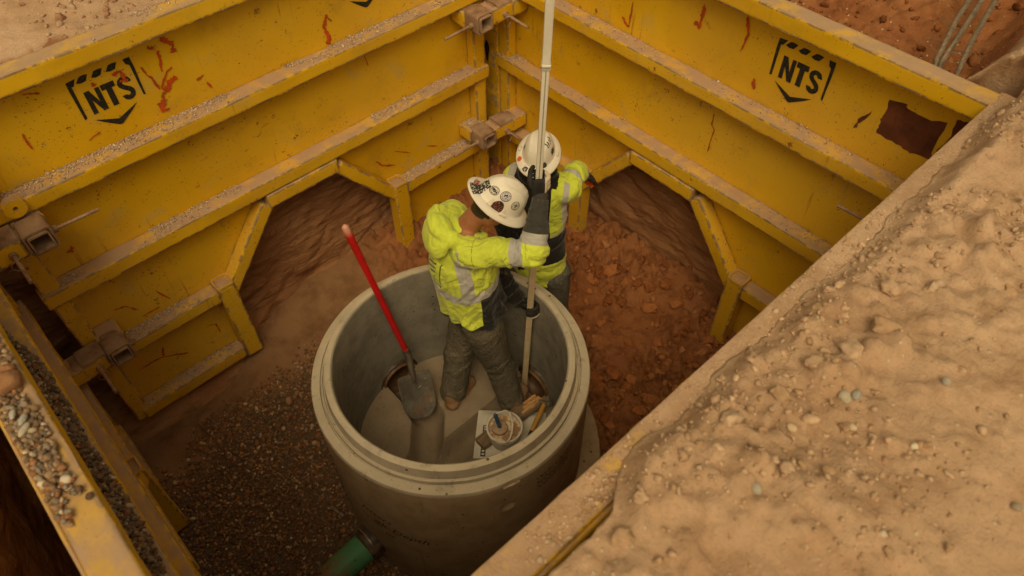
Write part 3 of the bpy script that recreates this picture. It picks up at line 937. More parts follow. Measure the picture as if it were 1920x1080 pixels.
PANELS = {}
def panel(key, label, loc, rot):
    p = thing('trench_panel', label, 'trench panel', loc, rot, 'yellow steel trench shield panels')
    def add(name, k, fn):
        return obj(name, bmesh_cached(k, fn), p, inv=False)
    pl = add('skin_plate', 'plate', plate_mesh)
    md = pl.modifiers.new('thickness', 'SOLIDIFY')
    md.thickness = .010
    md.offset = -1
    dc = DEP/2
    Zs = {'rail_top': (2.345, 2.44), 'r2': (1.782, 1.87), 'r3': (1.19, 1.288)}
    for q, (kk, (z0, z1)) in enumerate(Zs.items()):
        add('rail', kk, lambda: beam_mesh('rail', (-PL - .006*q, dc, (z0 + z1)/2), (PL + .006*q, dc, (z0 + z1)/2), (0, 0, 1), DEP, z1 - z0, seed=q))
    for s in (-1, 1):
        e0, e1 = s*(PL - .055), s*.74
        add('rail', 'r4%d' % s, lambda: beam_mesh('rail', (e0, dc + .001, .64), (e1, dc + .001, .64), (0, 0, 1), DEP - .004, .10, seed=5 + s))
        add('rail', 'r5%d' % s, lambda: beam_mesh('rail', (e0, dc + .002, .052), (e1, dc + .002, .052), (0, 0, 1), DEP - .006, .10, seed=8 + s))
        add('end_post', 'ep%d' % s, lambda: beam_mesh('end_post', (s*(PL - .05), dc + .012, 0.0), (s*(PL - .05), dc + .012, 2.343), (0, 1, 0), .095, DEP - .02, seed=12 + s))
        ap = add('arch_post', 'ap%d' % s, lambda: beam_mesh('arch_post', (s*.683, dc - .006, 0.0), (s*.683, dc - .006, .70), (0, 1, 0), .112, DEP + .004, seed=15 + s))
        add('knee_brace', 'kb%d' % s, lambda: beam_mesh('knee_brace', (s*.655, dc + .003, .615), (s*.255, dc + .003, 1.115), (0, 1, 0), .088, DEP - .008, seed=20 + s))
        cap = sq_tube((s*.683, dc - .006, .708), .112, .02, 'z', .012, YEL, .02, 'post_lip') if ('lip%d' % s) not in MESH else MESH['lip%d' % s]
        MESH['lip%d' % s] = cap
        lip = obj('post_lip', cap, ap, inv=False)
    add('stiffener', 'dbl', lambda: beam_mesh('stiffener', (-.25, dc - .0035, 1.139), (.25, dc - .0035, 1.139), (0, 0, 1), DEP + .006, .098, seed=30))
    # pinned corner sockets: yellow boss on the panel end with a brown sleeve in front
    for s in (-1, 1):
        for z in (1.735, .81):
            tc = s*(PL - .145)
            add('socket_boss', 'boss%d%.2f' % (s, z), lambda: beam_mesh('socket_boss', (tc, .098, z - .012), (tc, -.036, z - .012), (0, 0, 1), .145, .105, seed=33))
            add('pin_sleeve', 'slv%d%.2f' % (s, z), lambda: sq_tube((tc, -.10, z), .132, .125, 'y', .013, RUSTY, .024, 'pin_sleeve'))
            add('pin_tube', 'ptb%d%.2f' % (s, z), lambda: sq_tube((tc, -.085, z), .100, .18, 'y', .010, RUSTY, .016, 'pin_tube'))
            add('threaded_rod', 'rod%d%.2f' % (s, z), lambda: rod_mesh('threaded_rod', (tc - s*.05, -.105, z - .01), (tc - s*.285, -.105, z - .018), .009, RUSTY, True))
            add('nut', 'nut%d%.2f' % (s, z), lambda: rod_mesh('nut', (tc - s*.064, -.105, z - .0105), (tc - s*.088, -.105, z - .0112), .019, RUSTY))
    PANELS[key] = p
    return p

LA, LB, LC, LD = (-1.665, 0, 0), (0, -1.455, 0), (-1.665, -2.89, 0), (-3.28, -1.455, 0)
pA = panel('A', 'yellow trench panel at the back left, red scribbles beside its sprayed emblem', LA, 0)
pB = panel('B', 'yellow trench panel at the back right with a torn patch of bare rust', LB, -math.pi/2)
pC = panel('C', 'trench panel in the foreground right, its top buried in tan soil', LC, math.pi)
pD = panel('D', 'yellow trench panel at lower left with gravel heaped along its rails', LD, math.pi/2)
# corner arms: stubs of the side panels that reach into the sleeves
for p, s in ((pB, -1), (pB, 1), (pD, -1), (pD, 1)):
    for z in (1.735, .81):
        t0 = s*1.36
        nm = 'arm%d%.2f' % (s, z)
        # arms run from the side panel's face out to the sleeve of the neighbouring panel
        L_ = .215 if p is pB else .165
        k = ('B' if p is pB else 'D') + nm
        obj('corner_arm', bmesh_cached(k, lambda: beam_mesh('corner_arm', (s*1.375, -.002, z - .008), (s*1.375, -L_, z - .008), (0, 0, 1), .125, .108, seed=40)), p, inv=False)
        obj('lock_pin', bmesh_cached(k + 'pin', lambda: rod_mesh('lock_pin', (s*1.36, -.105, z - .015), (s*1.27, -.105, z - .022), .013, RUSTY)), p, inv=False)
        wr = [(s*(1.275 + .012*math.sin(a*1.7)), -.105 + .035*math.sin(a), z - .05 - .04*math.cos(a)) for a in np.linspace(0, 5.6, 22)]
        obj('pin_clip', bmesh_cached(k + 'clip', lambda: make_mesh('pin_clip', *tube(wr, .0022, 6), BRIGHT, smooth=True)), p, inv=False)

V, F, E = beam((-1.535, .052, .0), (-1.535, .052, 2.34), (0, 1, 0), .02, .104, seed=77)
V[:, 0] -= np.where(V[:, 0] < -1.535, .21, 0)
mobj('corner_flange', V, F, YEL, pB, inv=False, smooth=True, angle=50, attrs={'edge': E})
SOOT = [(-1.62 + .022*math.cos(t)*(1 + .25*math.sin(3*t)), -.003, 1.27 + .085*math.sin(t)) for t in np.linspace(0, 6.28, 22, endpoint=False)]
mobj('soot_mark', SOOT, [tuple(range(22))], BLACKPAINT, pB, inv=False)
emblem(pA, -2.436 + 1.665, 2.105)
emblem(pA, -.945 + 1.665, 2.15)
emblem(pB, 2.060 - 1.455, 2.107)
A_STROKES = [([(-2.117, 2.288), (-2.1, 2.254), (-2.076, 2.222), (-2.079, 2.188)], .022), ([(-2.143, 2.23), (-2.159, 2.181), (-2.166, 2.119)], .014), ([(-2.256, 2.185), (-2.229, 2.112), (-2.212, 2.036)], .012), ([(-2.116, 2.125), (-2.149, 2.111), (-2.201, 2.039)], .010),
             ([(-2.112, 2.064), (-2.162, 2.043), (-2.194, 2.013)], .026), ([(-2.194, 2.013), (-2.217, 1.97), (-2.24, 1.935), (-2.227, 1.907)], .026), ([(-2.389, 2.207), (-2.353, 2.205), (-2.341, 2.142)], .018), ([(-2.186, 2.269), (-2.16, 2.251)], .016), ([(-2.023, 2.0), (-1.98, 2.018)], .012),
             ([(-1.982, 1.973), (-1.962, 1.924)], .009), ([(-2.481, 2.208), (-2.479, 2.186)], .018), ([(-2.769, 2.278), (-2.7, 2.258)], .010), ([(-1.213, 2.051), (-1.256, 1.993), (-1.23, 1.926), (-1.263, 1.889)], .024), ([(-1.22, 2.04), (-1.20, 2.0)], .008),
             ([(-2.855, 2.109), (-2.853, 2.016)], .008), ([(-2.618, 1.938), (-2.556, 1.959)], .008), ([(-1.088, .921), (-1.04, .853), (-.942, .795)], .012), ([(-.924, .913), (-.797, .825)], .008), ([(-.654, .809), (-.561, .757)], .008), ([(-1.033, 1.738), (-1.014, 1.631)], .006),
             ([(-2.944, .891), (-2.886, .875), (-2.832, .795)], .010), ([(-2.837, .73), (-2.722, .734)], .008), ([(-2.702, .87), (-2.649, .742)], .008), ([(-3.018, .342), (-2.877, .34), (-2.716, .242)], .012), ([(-2.834, .416), (-2.853, .337)], .012), ([(-2.541, .375), (-2.487, .346), (-2.483, .244)], .008),
             ([(-2.982, 1.403), (-2.933, 1.408)], .012), ([(-2.942, 1.428), (-2.954, 1.382)], .012), ([(-2.37, 2.16), (-2.33, 2.15)], .014)]
for k, (pts, w) in enumerate(A_STROKES):
    stroke('red_scribble', [(a + 1.665, b) for a, b in pts], w, REDPAINT, pA, k)
B_STROKES = [([(-1.452, 2.243), (-1.453, 2.143), (-1.446, 2.099), (-1.42, 2.134)], .016), ([(-1.711, 2.282), (-1.741, 2.198), (-1.718, 2.087)], .013), ([(-1.835, 1.985), (-1.842, 1.924)], .016), ([(-1.66, 1.666), (-1.66, 1.592), (-1.684, 1.568), (-1.674, 1.406)], .008), ([(-.99, 2.067), (-.986, 1.911), (-.931, 1.954)], .013), ([(-1.1, 1.02), (-1.1, .9)], .010)]
for k, (pts, w) in enumerate(B_STROKES):
    stroke('rust_run', [(-a - 1.455, b) for a, b in pts], w, REDPAINT, pB, 60 + k)
def rag(pts, amp=.006, n=5, seed=0):
    rg = np.random.default_rng(seed)
    P = np.array(pts, float)
    o = []
    for a, b in zip(P, np.roll(P, -1, 0)):
        for q in range(n):
            o.append(a + (b - a)*q/n + (rg.normal(0, amp, 2) if q else 0))
    return o
R1 = [(-2.503, 2.206), (-2.578, 2.222), (-2.59, 2.204), (-2.705, 2.2), (-2.767, 2.225), (-2.768, 2.069), (-2.783, 2.026), (-2.687, 2.009), (-2.613, 2.017), (-2.51, 2.025), (-2.51, 2.081), (-2.5, 2.096), (-2.508, 2.13)]
R2 = [(-2.795, 2.256), (-2.848, 2.271), (-2.839, 2.19), (-2.800, 2.071), (-2.785, 2.073), (-2.802, 2.153)]
R3 = [(-2.401, 1.983), (-2.406, 2.043), (-2.453, 2.12), (-2.448, 2.087), (-2.424, 2.033)]
for k, r in enumerate((R1, R2, R3)):
    poly_decal('rust_patch', rag([(-a - 1.455, b) for a, b in r], .003, 4, k), RUSTPATCH, pB, .002)
# lifting lug on the left panel
lug = sq_tube((0, 0, 0), .06, .05, 'y', .02, YEL, .028, 'lifting_lug')
V, F = lathe([(.012, -.02), (.05, -.02), (.05, .02), (.012, .02)], 24, closed=True)
V = V[:, [0, 2, 1]] + np.array((-3.055 + 1.665, -.012, 1.86))
mobj('lifting_lug', V, F, YEL, pA, inv=False, smooth=True, angle=40)

mA = lambda t, w: (t - 1.665, w)
mB = lambda t, w: (w, -t - 1.455)
mD = lambda t, w: (-3.28 - w, t - 1.455)
rail_grit('rail_grit', 2700, -1.5, 1.45, 1.871, -.05, 'pale grit lying on the second rail of the left panel', mA)
rail_grit('rail_grit', 2700, -1.5, 1.48, 1.289, -.05, 'pale grit lying on the third rail of the left panel', mA)
rail_grit('rail_grit', 1300, .75, 1.45, .691, -.5, 'pale grit on the short lower rail beside the back corner', mA)
rail_grit('rail_grit', 700, -1.45, -.75, .691, -.2, 'pale grit on the short lower rail at the left end of the left panel', mA)
rail_grit('rail_grit', 500, -1.45, -.75, .103, -.1, 'pale grit on the bottom rail of the left panel', mA)
rail_grit('rail_grit', 420, -1.5, 1.3, 1.871, -.05, 'scattered grit on the second rail of the right panel', mB, smax=.012)
rail_grit('rail_grit', 420, -1.5, 1.3, 1.289, -.05, 'scattered grit on the third rail of the right panel', mB, smax=.012)
rail_grit('rail_grit', 260, -1.5, -1.3, 1.289, -.6, 'heap of grit on the third rail of the right panel at the back corner', mB)
rail_grit('rail_grit', 900, -1.5, 1.4, 2.441, -.05, 'dusty grit on the top rail of the left panel', mA)
mC = lambda t, w: (-1.665 - t, -2.89 - w)
rail_grit('rail_grit', 2600, -1.7, 1.2, 2.441, -.2, 'tan soil crumbs on the top rail of the foreground panel', mC, smax=.012, pal=[(.55, .36, .22), (.62, .43, .28), (.48, .30, .18), (.58, .42, .29), (.52, .34, .2)])
rail_grit('rail_grit', 500, 1.33, 1.46, .852, -.9, 'grit heaped on the lower corner socket of the left panel', lambda t, w: (t - 1.665, w - .035), 0, .12)

# gravel on the rails of the lower left panel
n = 2600
t = RNG.uniform(-.75, 1.3, n)                   # local t = y + 1.455
w = RNG.uniform(.012, .10, n)
ok = (w > .02 + .03*n2(t, w*0, 6, 3)) & (t > -.64 + .08*n2(w*9, t*0, 4, 2))
t, w = t[ok], w[ok]
sz = np.clip(RNG.lognormal(math.log(.0078), .36, len(t)), .004, .019)
hp = .016*np.sin(np.clip((w - .01)/.09, 0, 1)*np.pi)*(.6 + .5*n2(t, w, 4, 2))
P = np.stack([-3.28 - w, t - 1.455, 2.442 + sz*.4 + np.maximum(0, hp)*RNG.uniform(0, 1.3, len(t))], -1)
o = stones('rail_gravel', P, sz, gcol(len(t), (4, 5, 3, 4, 4, 2, 3, 1.0, 3))*.95, 2, STONE, .12)
tag(o, 'rounded mixed gravel on the top rail of the lower left panel', 'gravel', kind='stuff')
n = 6500
t = RNG.uniform(-1.5, 1.05, n)
w = RNG.uniform(.0, .10, n)
ok = w > .006 + .045*np.maximum(0, n2(t, w*0, 3, 3, .5, 3) + .15) + .06*sst(t, .55, 1.0)
t, w = t[ok], w[ok]
sz = np.clip(RNG.lognormal(math.log(.0076), .34, len(t)), .004, .016)
hp = .05*sst(w, 0, .09)
P = np.stack([-3.28 - w, t - 1.455, 1.872 + sz*.4 + hp*RNG.uniform(0, 1.0, len(t))], -1)
o = stones('rail_gravel', P, sz, gcol(len(t))*.85, 2, STONE, .12)
tag(o, 'dark gravel heaped on the second rail of the lower left panel', 'gravel', kind='stuff')
for k, (x, y, s, l, cc) in enumerate(((-3.345, -1.79, .020, 'long white pebble on the gravel covered top rail, the lower of two', (.52, .45, .34)), (-3.335, -1.755, .019, 'long grey pebble on the gravel covered top rail, the upper of two', (.42, .39, .34)), (-3.35, -1.72, .015, 'flat pale grey pebble on the gravel covered top rail', (.5, .46, .4)))):
    bv, bf = ICO[3]
    o = mobj('pebble', bv*(1 + .15*fbm(bv + k, 2)[:, None])*np.array((1.15, .5, .42))*s, bf, STONE, smooth=True, cols=np.ones((len(bv), 1))*np.array(cc))
    o.location = (x, y, 2.472)
    o.rotation_euler = (.1, .1, .75 + .2*k)
    tag(o, l, 'pebble', 'large pebbles on the lower left panel')
for k, (x, y, s) in enumerate(((-3.325, -1.60, .036), (-3.35, -1.57, .026), (-3.31, -1.555, .02))):
    bv, bf = ICO[3]
    o = mobj('soil_clod', bv*(1 + .45*fbm(bv*1.2 + 2.2*k, 4)[:, None])*s, bf, CLOD, smooth=True, cols=np.ones((len(bv), 1))*np.array((.33, .17, .085)))
    o.location = (x, y, 2.455 + s*.4)
    tag(o, ('largest', 'middle sized', 'smallest')[k] + ' brown mud lump on the top rail of the lower left panel', 'clod', 'mud lumps on the lower left panel')
bv, bf = ICO[3]
o = mobj('flat_rock', bv*(1 + .3*fbm(bv*1.4, 3)[:, None])*np.array((.085, .06, .022)), bf, CLOD, smooth=True, angle=35, cols=np.ones((len(bv), 1))*np.array((.30, .17, .095)))
o.location = (-2.86, -.17, -.13)
o.rotation_euler = (.2, .1, .4)
tag(o, 'flat tan rock at the gravel edge under the left panel', 'rock')
# ------------------------------------------------------------------ precast manhole
def evaluated(o):
    dg = bpy.context.evaluated_depsgraph_get()
    return bpy.data.meshes.new_from_object(o.evaluated_get(dg))

PROF = [(.610, -.05), (.610, .3), (.610, .7), (.610, 1.030), (.614, 1.043), (.622, 1.050), (.644, 1.050), (.653, 1.045), (.656, 1.030), (.661, .992), (.663, .982), (.668, .980), (.672, .986), (.678, .984), (.681, .958), (.685, .957), (.690, .966), (.722, .964), (.732, .960), (.737, .950), (.738, .935), (.738, .915), (.738, .895), (.738, .87), (.738, .8), (.738, .65), (.738, .5), (.738, .0), (.738, -.55), (.61, -.55)]
V, F = lathe(PROF, 160, (0, 0, 0), closed=True)
nzr = .0016*fbm(V*9, 3)
rr = np.hypot(V[:, 0], V[:, 1])
V[:, :2] *= (1 + nzr/rr)[:, None]
V[:, 2] += np.where(V[:, 2] > .9, .0015*fbm(V*14 + 4, 3), 0)
# chip at the outer edge above the lifting hole
a = np.degrees(np.arctan2(V[:, 1], V[:, 0]))
ch = np.exp(-((a + 107)/3.2)**2)*(rr > .72)*(V[:, 2] > .92)
V[:, 2] -= .022*ch
V[:, :2] *= (1 - .016*ch)[:, None]
V += np.array([MC[0], MC[1], 0])
F = [f[::-1] for f in F]
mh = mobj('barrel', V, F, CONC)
cut = []
def cutter(p0, p1, r, r2=None, n=40):
    V, F = tube([p0, p1], [r, r2 or r], n)
    o = mobj('cutter', V, F, None)
    bm = bmesh.new(); bm.from_mesh(o.data); bmesh.ops.recalc_face_normals(bm, faces=bm.faces[:]); bm.to_mesh(o.data); bm.free()
    m = mh.modifiers.new('cut', 'BOOLEAN')
    m.object = o
    m.operation = 'DIFFERENCE'
    m.solver = 'EXACT'
    cut.append(o)
bm = bmesh.new(); bm.from_mesh(mh.data); bmesh.ops.recalc_face_normals(bm, faces=bm.faces[:]); bm.to_mesh(mh.data); bm.free()
cutter((-1.80, -1.3, .175), (-1.80, -.5, .175), .145)
cutter((-1.55, -1.595, .185), (-.7, -1.595, .185), .145)
cutter((-2.0, -1.617, -.053), (-2.9, -1.617, -.053), .098)
ha = math.radians(-108.7)
hc = np.array([MC[0] + .70*math.cos(ha), MC[1] + .70*math.sin(ha), .70])
hd = np.array([math.cos(ha), math.sin(ha), 0])
cutter(hc - hd*.072, hc + hd*.09, .042, .042, 28)
me = evaluated(mh)
me.name = 'barrel'
for c_ in cut: bpy.data.objects.remove(c_)
bpy.data.objects.remove(mh)
MANHOLE = thing('manhole', 'round precast concrete manhole barrel standing in the middle of the pit', 'manhole', (MC[0], MC[1], -.3))
me.polygons.foreach_set('use_smooth', np.ones(len(me.polygons), bool))
me.set_sharp_from_angle(angle=math.radians(32))
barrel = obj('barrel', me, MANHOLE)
sp_ = np.array([(.70, -.2), (.865, -.2), (.868, .055), (.86, .07), (.70, .078)])
th_ = np.radians(np.linspace(-84, 35, 50))
V = np.stack([MC[0] + np.cos(th_)[:, None]*sp_[:, 0], MC[1] + np.sin(th_)[:, None]*sp_[:, 0], np.broadcast_to(sp_[:, 1], (50, 5))], -1).reshape(-1, 3)
F = [tuple(f) for f in grid_faces(50, 5)] + [(0, 1, 2, 3, 4), (249, 248, 247, 246, 245)]
mobj('base_slab', V, F, CONC, MANHOLE, smooth=True, angle=40)

# benching with the two flow channels
def pl_dist(x, y, pts):
    d = np.full(x.shape, 9.0)
    for (ax_, ay), (bx, by) in zip(pts[:-1], pts[1:]):
        vx, vy = bx - ax_, by - ay
        t = np.clip(((x - ax_)*vx + (y - ay)*vy)/(vx*vx + vy*vy), 0, 1)
        d = np.minimum(d, np.hypot(x - ax_ - t*vx, y - ay - t*vy))
    return d
g_ = np.arange(-.625, .63, .0075)
X, Y = np.meshgrid(g_ + MC[0], g_ + MC[1], indexing='ij')
d1 = pl_dist(X, Y, [(-2.6, -1.61), (-1.0, -1.595)])
br = [(-1.80, -.8), (-1.80, -1.12), (-1.85, -1.32), (-2.016, -1.51), (-2.25, -1.61)]
d2 = pl_dist(X, Y, br)
def chan(d, w=.102, dep=.135):
    t = np.clip(d/w, 0, 1)
    return dep*(1 - t**3.2)
rad = np.hypot(X - MC[0], Y - MC[1])
Z = .172 + .03*rad + .004*n2(X, Y, 6, 4) - np.maximum(chan(d1), chan(d2))
V = np.stack([X, Y, Z], -1).reshape(-1, 3)
F = grid_faces(len(g_), len(g_))
keep = (rad[:-1, :-1] < .618).reshape(-1)
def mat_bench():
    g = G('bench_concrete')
    c = g.mix(g.mr(g.noise(3, 5, .6), .34, .68), (.31, .235, .16), (.235, .17, .11))  # tone lowered to carry the dim light at the barrel's bottom
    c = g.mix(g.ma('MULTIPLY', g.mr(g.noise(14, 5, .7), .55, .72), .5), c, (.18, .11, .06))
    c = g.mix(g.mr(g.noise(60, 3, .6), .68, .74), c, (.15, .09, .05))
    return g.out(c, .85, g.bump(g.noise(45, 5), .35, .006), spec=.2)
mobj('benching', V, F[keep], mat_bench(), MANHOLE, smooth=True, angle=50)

RUBBER = mat_flat('black_rubber', (.035, .028, .022), .55, 0, .3, 30, .1, dust=.3)
PIPEIN = mat_flat('brown_pipe', (.13, .065, .03), .5, 0, .3, 14, .1, col2=(.19, .10, .045))  # brown deepened so the short bore looks unlit
def ring(c, axis_, R, r, n=48, k=12):
    th = np.linspace(0, 2*np.pi, n, endpoint=False)
    u, v = (np.array([1., 0, 0]), np.array([0, 0, 1.])) if axis_ == 'y' else (np.array([0, 1., 0]), np.array([0, 0, 1.]))
    ax_ = np.cross(u, v)
    V = []
    for t in th:
        e = math.cos(t)*u + math.sin(t)*v
        for q in np.linspace(0, 2*np.pi, k, endpoint=False):
            V.append(np.array(c) + e*(R + r*math.cos(q)) + ax_*r*1.6*math.sin(q))
    return np.array(V), [tuple(f) for f in np.concatenate([grid_faces(n, k, True), np.array([[i*k + k - 1, ((i + 1) % n)*k + k - 1, ((i + 1) % n)*k, i*k] for i in range(n)])])]
for c_, ax_ in (((-1.80, -.945, .175), 'y'), ((-1.183, -1.595, .185), 'x')):
    boot = mobj('pipe_boot', *ring(c_, ax_, .142, .014), RUBBER, MANHOLE, smooth=True)
    e = np.array((0, 1., 0)) if ax_ == 'y' else np.array((1., 0, 0))
    V, F = tube([np.array(c_) - e*.03, np.array(c_) + e*.04, np.array(c_) + e*.115], [.122, .120, .120], 40, cap=False)
    p_ = mobj('inlet_pipe', V, F, PIPEIN, MANHOLE, smooth=True)
    md = p_.modifiers.new('wall', 'SOLIDIFY'); md.thickness = .008
    V, F = tube([np.array(c_) + e*.10, np.array(c_) + e*.112], .126, 40)
    mobj('dark_bore_end', V, F, RUBBER, MANHOLE)  # dark disc added in place of the pipe's unlit depth

# lettering on the barrel
def text_mesh(txt, size, shear=0.0, bold=0.0):
    cu = bpy.data.curves.new('lettering', 'FONT')
    cu.body = txt
    cu.size = size
    cu.shear = shear
    cu.offset = bold
    cu.resolution_u = 2
    o = bpy.data.objects.new('lettering', cu)
    COL.objects.link(o)
    bpy.context.view_layer.update()
    me = evaluated(o)
    bpy.data.objects.remove(o)
    bpy.data.curves.remove(cu)
    V = np.array([v.co[:] for v in me.vertices])
    F = [tuple(p.vertices) for p in me.polygons]
    bpy.data.meshes.remove(me)
    return V, F
INK = mat_flat('ink', (.03, .022, .016), .8, 0, .3, 60, .1)
def mat_dot():
    g = G('dot_print')
    v = g.n('ShaderNodeTexVoronoi', {'Vector': g.pos, 'Scale': 150}, feature='F1')
    return g.out((.028, .02, .014), .8, alpha=g.mr(v.outputs['Distance'], .62, .45))
DOT = mat_dot()
def on_barrel(name, txt, size, a0, z, mat, shear=0, rot=0.0, bold=0.0):
    V, F = text_mesh(txt, size, shear, bold)
    V = V[:, :2] @ np.array([[math.cos(rot), math.sin(rot)], [-math.sin(rot), math.cos(rot)]])
    a = math.radians(a0) + V[:, 0]/.7395
    P = np.stack([MC[0] + .7405*np.cos(a), MC[1] + .7405*np.sin(a), z + V[:, 1]], -1)
    # cut long triangles so that the lettering follows the curve
    me = make_mesh(name, P, F, mat)
    o = obj(name, me, MANHOLE)
    return o
for k, (t_, a0, row) in enumerate((('WHILLAND', -96.3, 0), ('PADCA', -71.5, 0), ('MONUMENT', -96, 1), ('SANITARY', -95.7, 2))):
    on_barrel('printed_lettering', t_, .052, a0, .815 - .050*row, DOT, bold=.0012)
on_barrel('handwriting', 'Jatters', .075, -173, .47, INK, .3, -.10)
on_barrel('handwriting', 'ok', .085, -168, .37, INK, .3, -.10)
on_barrel('handwriting', 'Depth', .085, -159, .355, INK, .3, -.10)
on_barrel('handwriting', 'nr', .07, -163, .27, INK, .3, -.1)

# outlet: green sewer pipe with its boot and strap
GREEN = mat_flat('green_pipe', (.035, .22, .085), .45, 0, .2, 12, .08, col2=(.05, .27, .11), dust=.15)
def mat_green():
    g = G('green_pipe_dirty')
    c = g.mix(g.mr(g.noise(5, 4), .35, .65), (.085, .29, .14), (.12, .36, .19))
    dirt = g.ma('MULTIPLY', g.mr(g.n('ShaderNodeSeparateXYZ', {0: g.pos}).outputs[0], -2.66, -2.86), g.mr(g.noise(20, 5, .65), .36, .52))
    c = g.mix(dirt, c, (.24, .12, .055))
    c = g.mix(g.mr(g.noise(42, 3), .66, .7), c, (.1, .06, .035))
    return g.out(c, .5, g.bump(g.ma('ADD', g.noise(30, 4), dirt), .25, .006), spec=.35)
PIPE = thing('sewer_pipe', 'green plastic sewer pipe half buried in gravel at the manhole outlet', 'pipe', (-2.75, -1.62, -.05))
ax0 = np.array([-2.590, -1.620, -.055])
ax1 = np.array([-3.75, -1.68, -.085])
V, F = tube([ax0 + (ax1 - ax0)*t for t in np.linspace(0, 1, 12)], .088, 48)
mobj('pipe', V, F, mat_green(), PIPE, smooth=True, angle=40)
V, F = tube([ax0 + (ax1 - ax0)*t for t in (-.11, -.01, .0, .006)], [.100, .098, .094, .090], 48)
bt = mobj('rubber_boot', V, F, RUBBER, PIPE, smooth=True, angle=40)
st = [np.array([-2.56, -1.615 + .103*math.cos(t), -.053 + .103*math.sin(t)]) for t in np.linspace(.4, 2.4, 16)]
mobj('clamp_strap', *tube(st, .005, 6), BRIGHT, bt, inv=False, smooth=True)
# gravel that has run over the pipe
n = 900
t = RNG.uniform(.16, 1.0, n)**.8
an = RNG.normal(1.57, .8, n)
rr_ = .088 + RNG.uniform(0, .012, n)
P = ax0 + (ax1 - ax0)*t[:, None]
P = P + np.stack([np.zeros(n), rr_*np.cos(an), rr_*np.sin(an)], -1)
ok = n2(P[:, 0], P[:, 1], 9, 3) + (t - .22)*3.0 > .1
P = P[ok]
o = stones('pipe_gravel', P, RNG.lognormal(math.log(.0095), .3, len(P)), gcol(len(P))*.8, 1, STONE, .12)
tag(o, 'gravel run over the far end of the green pipe', 'gravel', kind='stuff')
STRAP = thing('steel_strap', 'bright steel strap end sticking out of the gravel beside the green pipe', 'strap', (-2.60, -1.36, -.05))
Rz = np.array([[.95, -.3, 0], [.3, .95, 0], [0, 0, 1]])
pz = [(-2.615, -1.30, .02), (-2.60, -1.36, .045), (-2.585, -1.425, .04)]
V = []
for p in pz:
    p = np.array(p)
    V += [p + [-.007, .002, 0], p + [.007, -.002, .006], p + [.007, -.002, .0045], p + [-.007, .002, -.0015]]
F = []
for k in range(2):
    for i in range(4):
        j = (i + 1) % 4
        F.append((k*4 + i, k*4 + j, k*4 + 4 + j, k*4 + 4 + i))
F += [(3, 2, 1, 0), (8, 9, 10, 11)]
mobj('strap_band', V, F, BRIGHT, STRAP)

# ------------------------------------------------------------------ tools inside the manhole
REDH = mat_flat('red_fibreglass', (.55, .012, .012), .38, 0, .12, 8, .05, spec=.5)
def mat_redh():
    g = G('red_handle')
    z_ = g.n('ShaderNodeSeparateXYZ', {0: g.pos}).outputs[2]
    c = g.mix(g.mr(g.noise(12, 4), .4, .7), (.58, .010, .012), (.45, .012, .012))
    c = g.mix(g.mr(z_, 1.50, 1.565), c, (.62, .30, .22))
    return g.out(c, .4, spec=.45)
B_ = np.array([-1.761, -1.057, .50])
E_ = np.array([-1.881, -.888, 1.576])
ha_ = unit(E_ - B_)
SH = thing('shovel', 'red handled round point shovel leaning on the manhole rim', 'shovel', (-1.87, -1.29, .15))
pts = [B_ + ha_*t for t in np.linspace(-.02, 1.085, 16)]
rad_ = [.019]*11 + [.019, .0195, .020, .0205, .0185]
V, F = tube(pts + [pts[-1] + ha_*.010, pts[-1] + ha_*.014], rad_ + [.013, .004], 20)
mobj('handle', V, F, mat_redh(), SH, smooth=True, angle=60)
tip = np.array([-1.872, -1.300, .172])
bx = unit(tip - B_)
sock = [B_ + ha_*.06, B_, B_ + bx*.06, B_ + bx*.13, B_ + bx*.19]
V, F = tube(sock, [.023, .023, .021, .018, .009], 16)
mobj('socket', V, F, DARKSTEEL, SH, smooth=True, angle=60)
lat = np.array([1., -.15, .1])
lat = unit(lat - bx*(lat @ bx))
nb_ = np.cross(lat, bx)
if nb_[2] < 0: nb_ = -nb_
u = np.linspace(-1, 1, 23)
v = np.linspace(0, 1, 25)
U, Vv = np.meshgrid(u, v, indexing='ij')
Lb = np.linalg.norm(tip - B_)
s0 = Lb - .30
wid = .108*np.where(Vv < .12, .93 + .07*Vv/.12, np.where(Vv < .55, 1.0, np.sqrt(np.clip(1 - ((Vv - .55)/.45)**2.3, .0004, 1))))
dish = .026*(U**2)*(1 - .4*Vv) - .012 + .022*(Vv - .5)**2 + .006*np.exp(-(U/.16)**2)*(1 - sst(Vv, .2, .5))
PT = B_ + bx*(s0 + .30*Vv)[..., None] + lat*(U*wid)[..., None] + nb_*dish[..., None]
def mat_blade():
    g = G('shovel_blade')
    c = g.mix(g.mr(g.noise(10, 6, .65), .4, .65), (.10, .085, .068), (.17, .145, .115))
    c = g.mix(g.mr(g.noise(24, 5, .7), .62, .70), c, (.40, .35, .29))
    c = g.mix(g.ma('MULTIPLY', g.mr(g.noise(7, 4, .6), .58, .68), .6), c, (.22, .12, .06))
    return g.out(c, .7, g.bump(g.noise(50, 4), .4, .004), .25, .3)
bl = mobj('blade', PT.reshape(-1, 3), grid_faces(23, 25), mat_blade(), SH, smooth=True)
md = bl.modifiers.new('thickness', 'SOLIDIFY'); md.thickness = .003

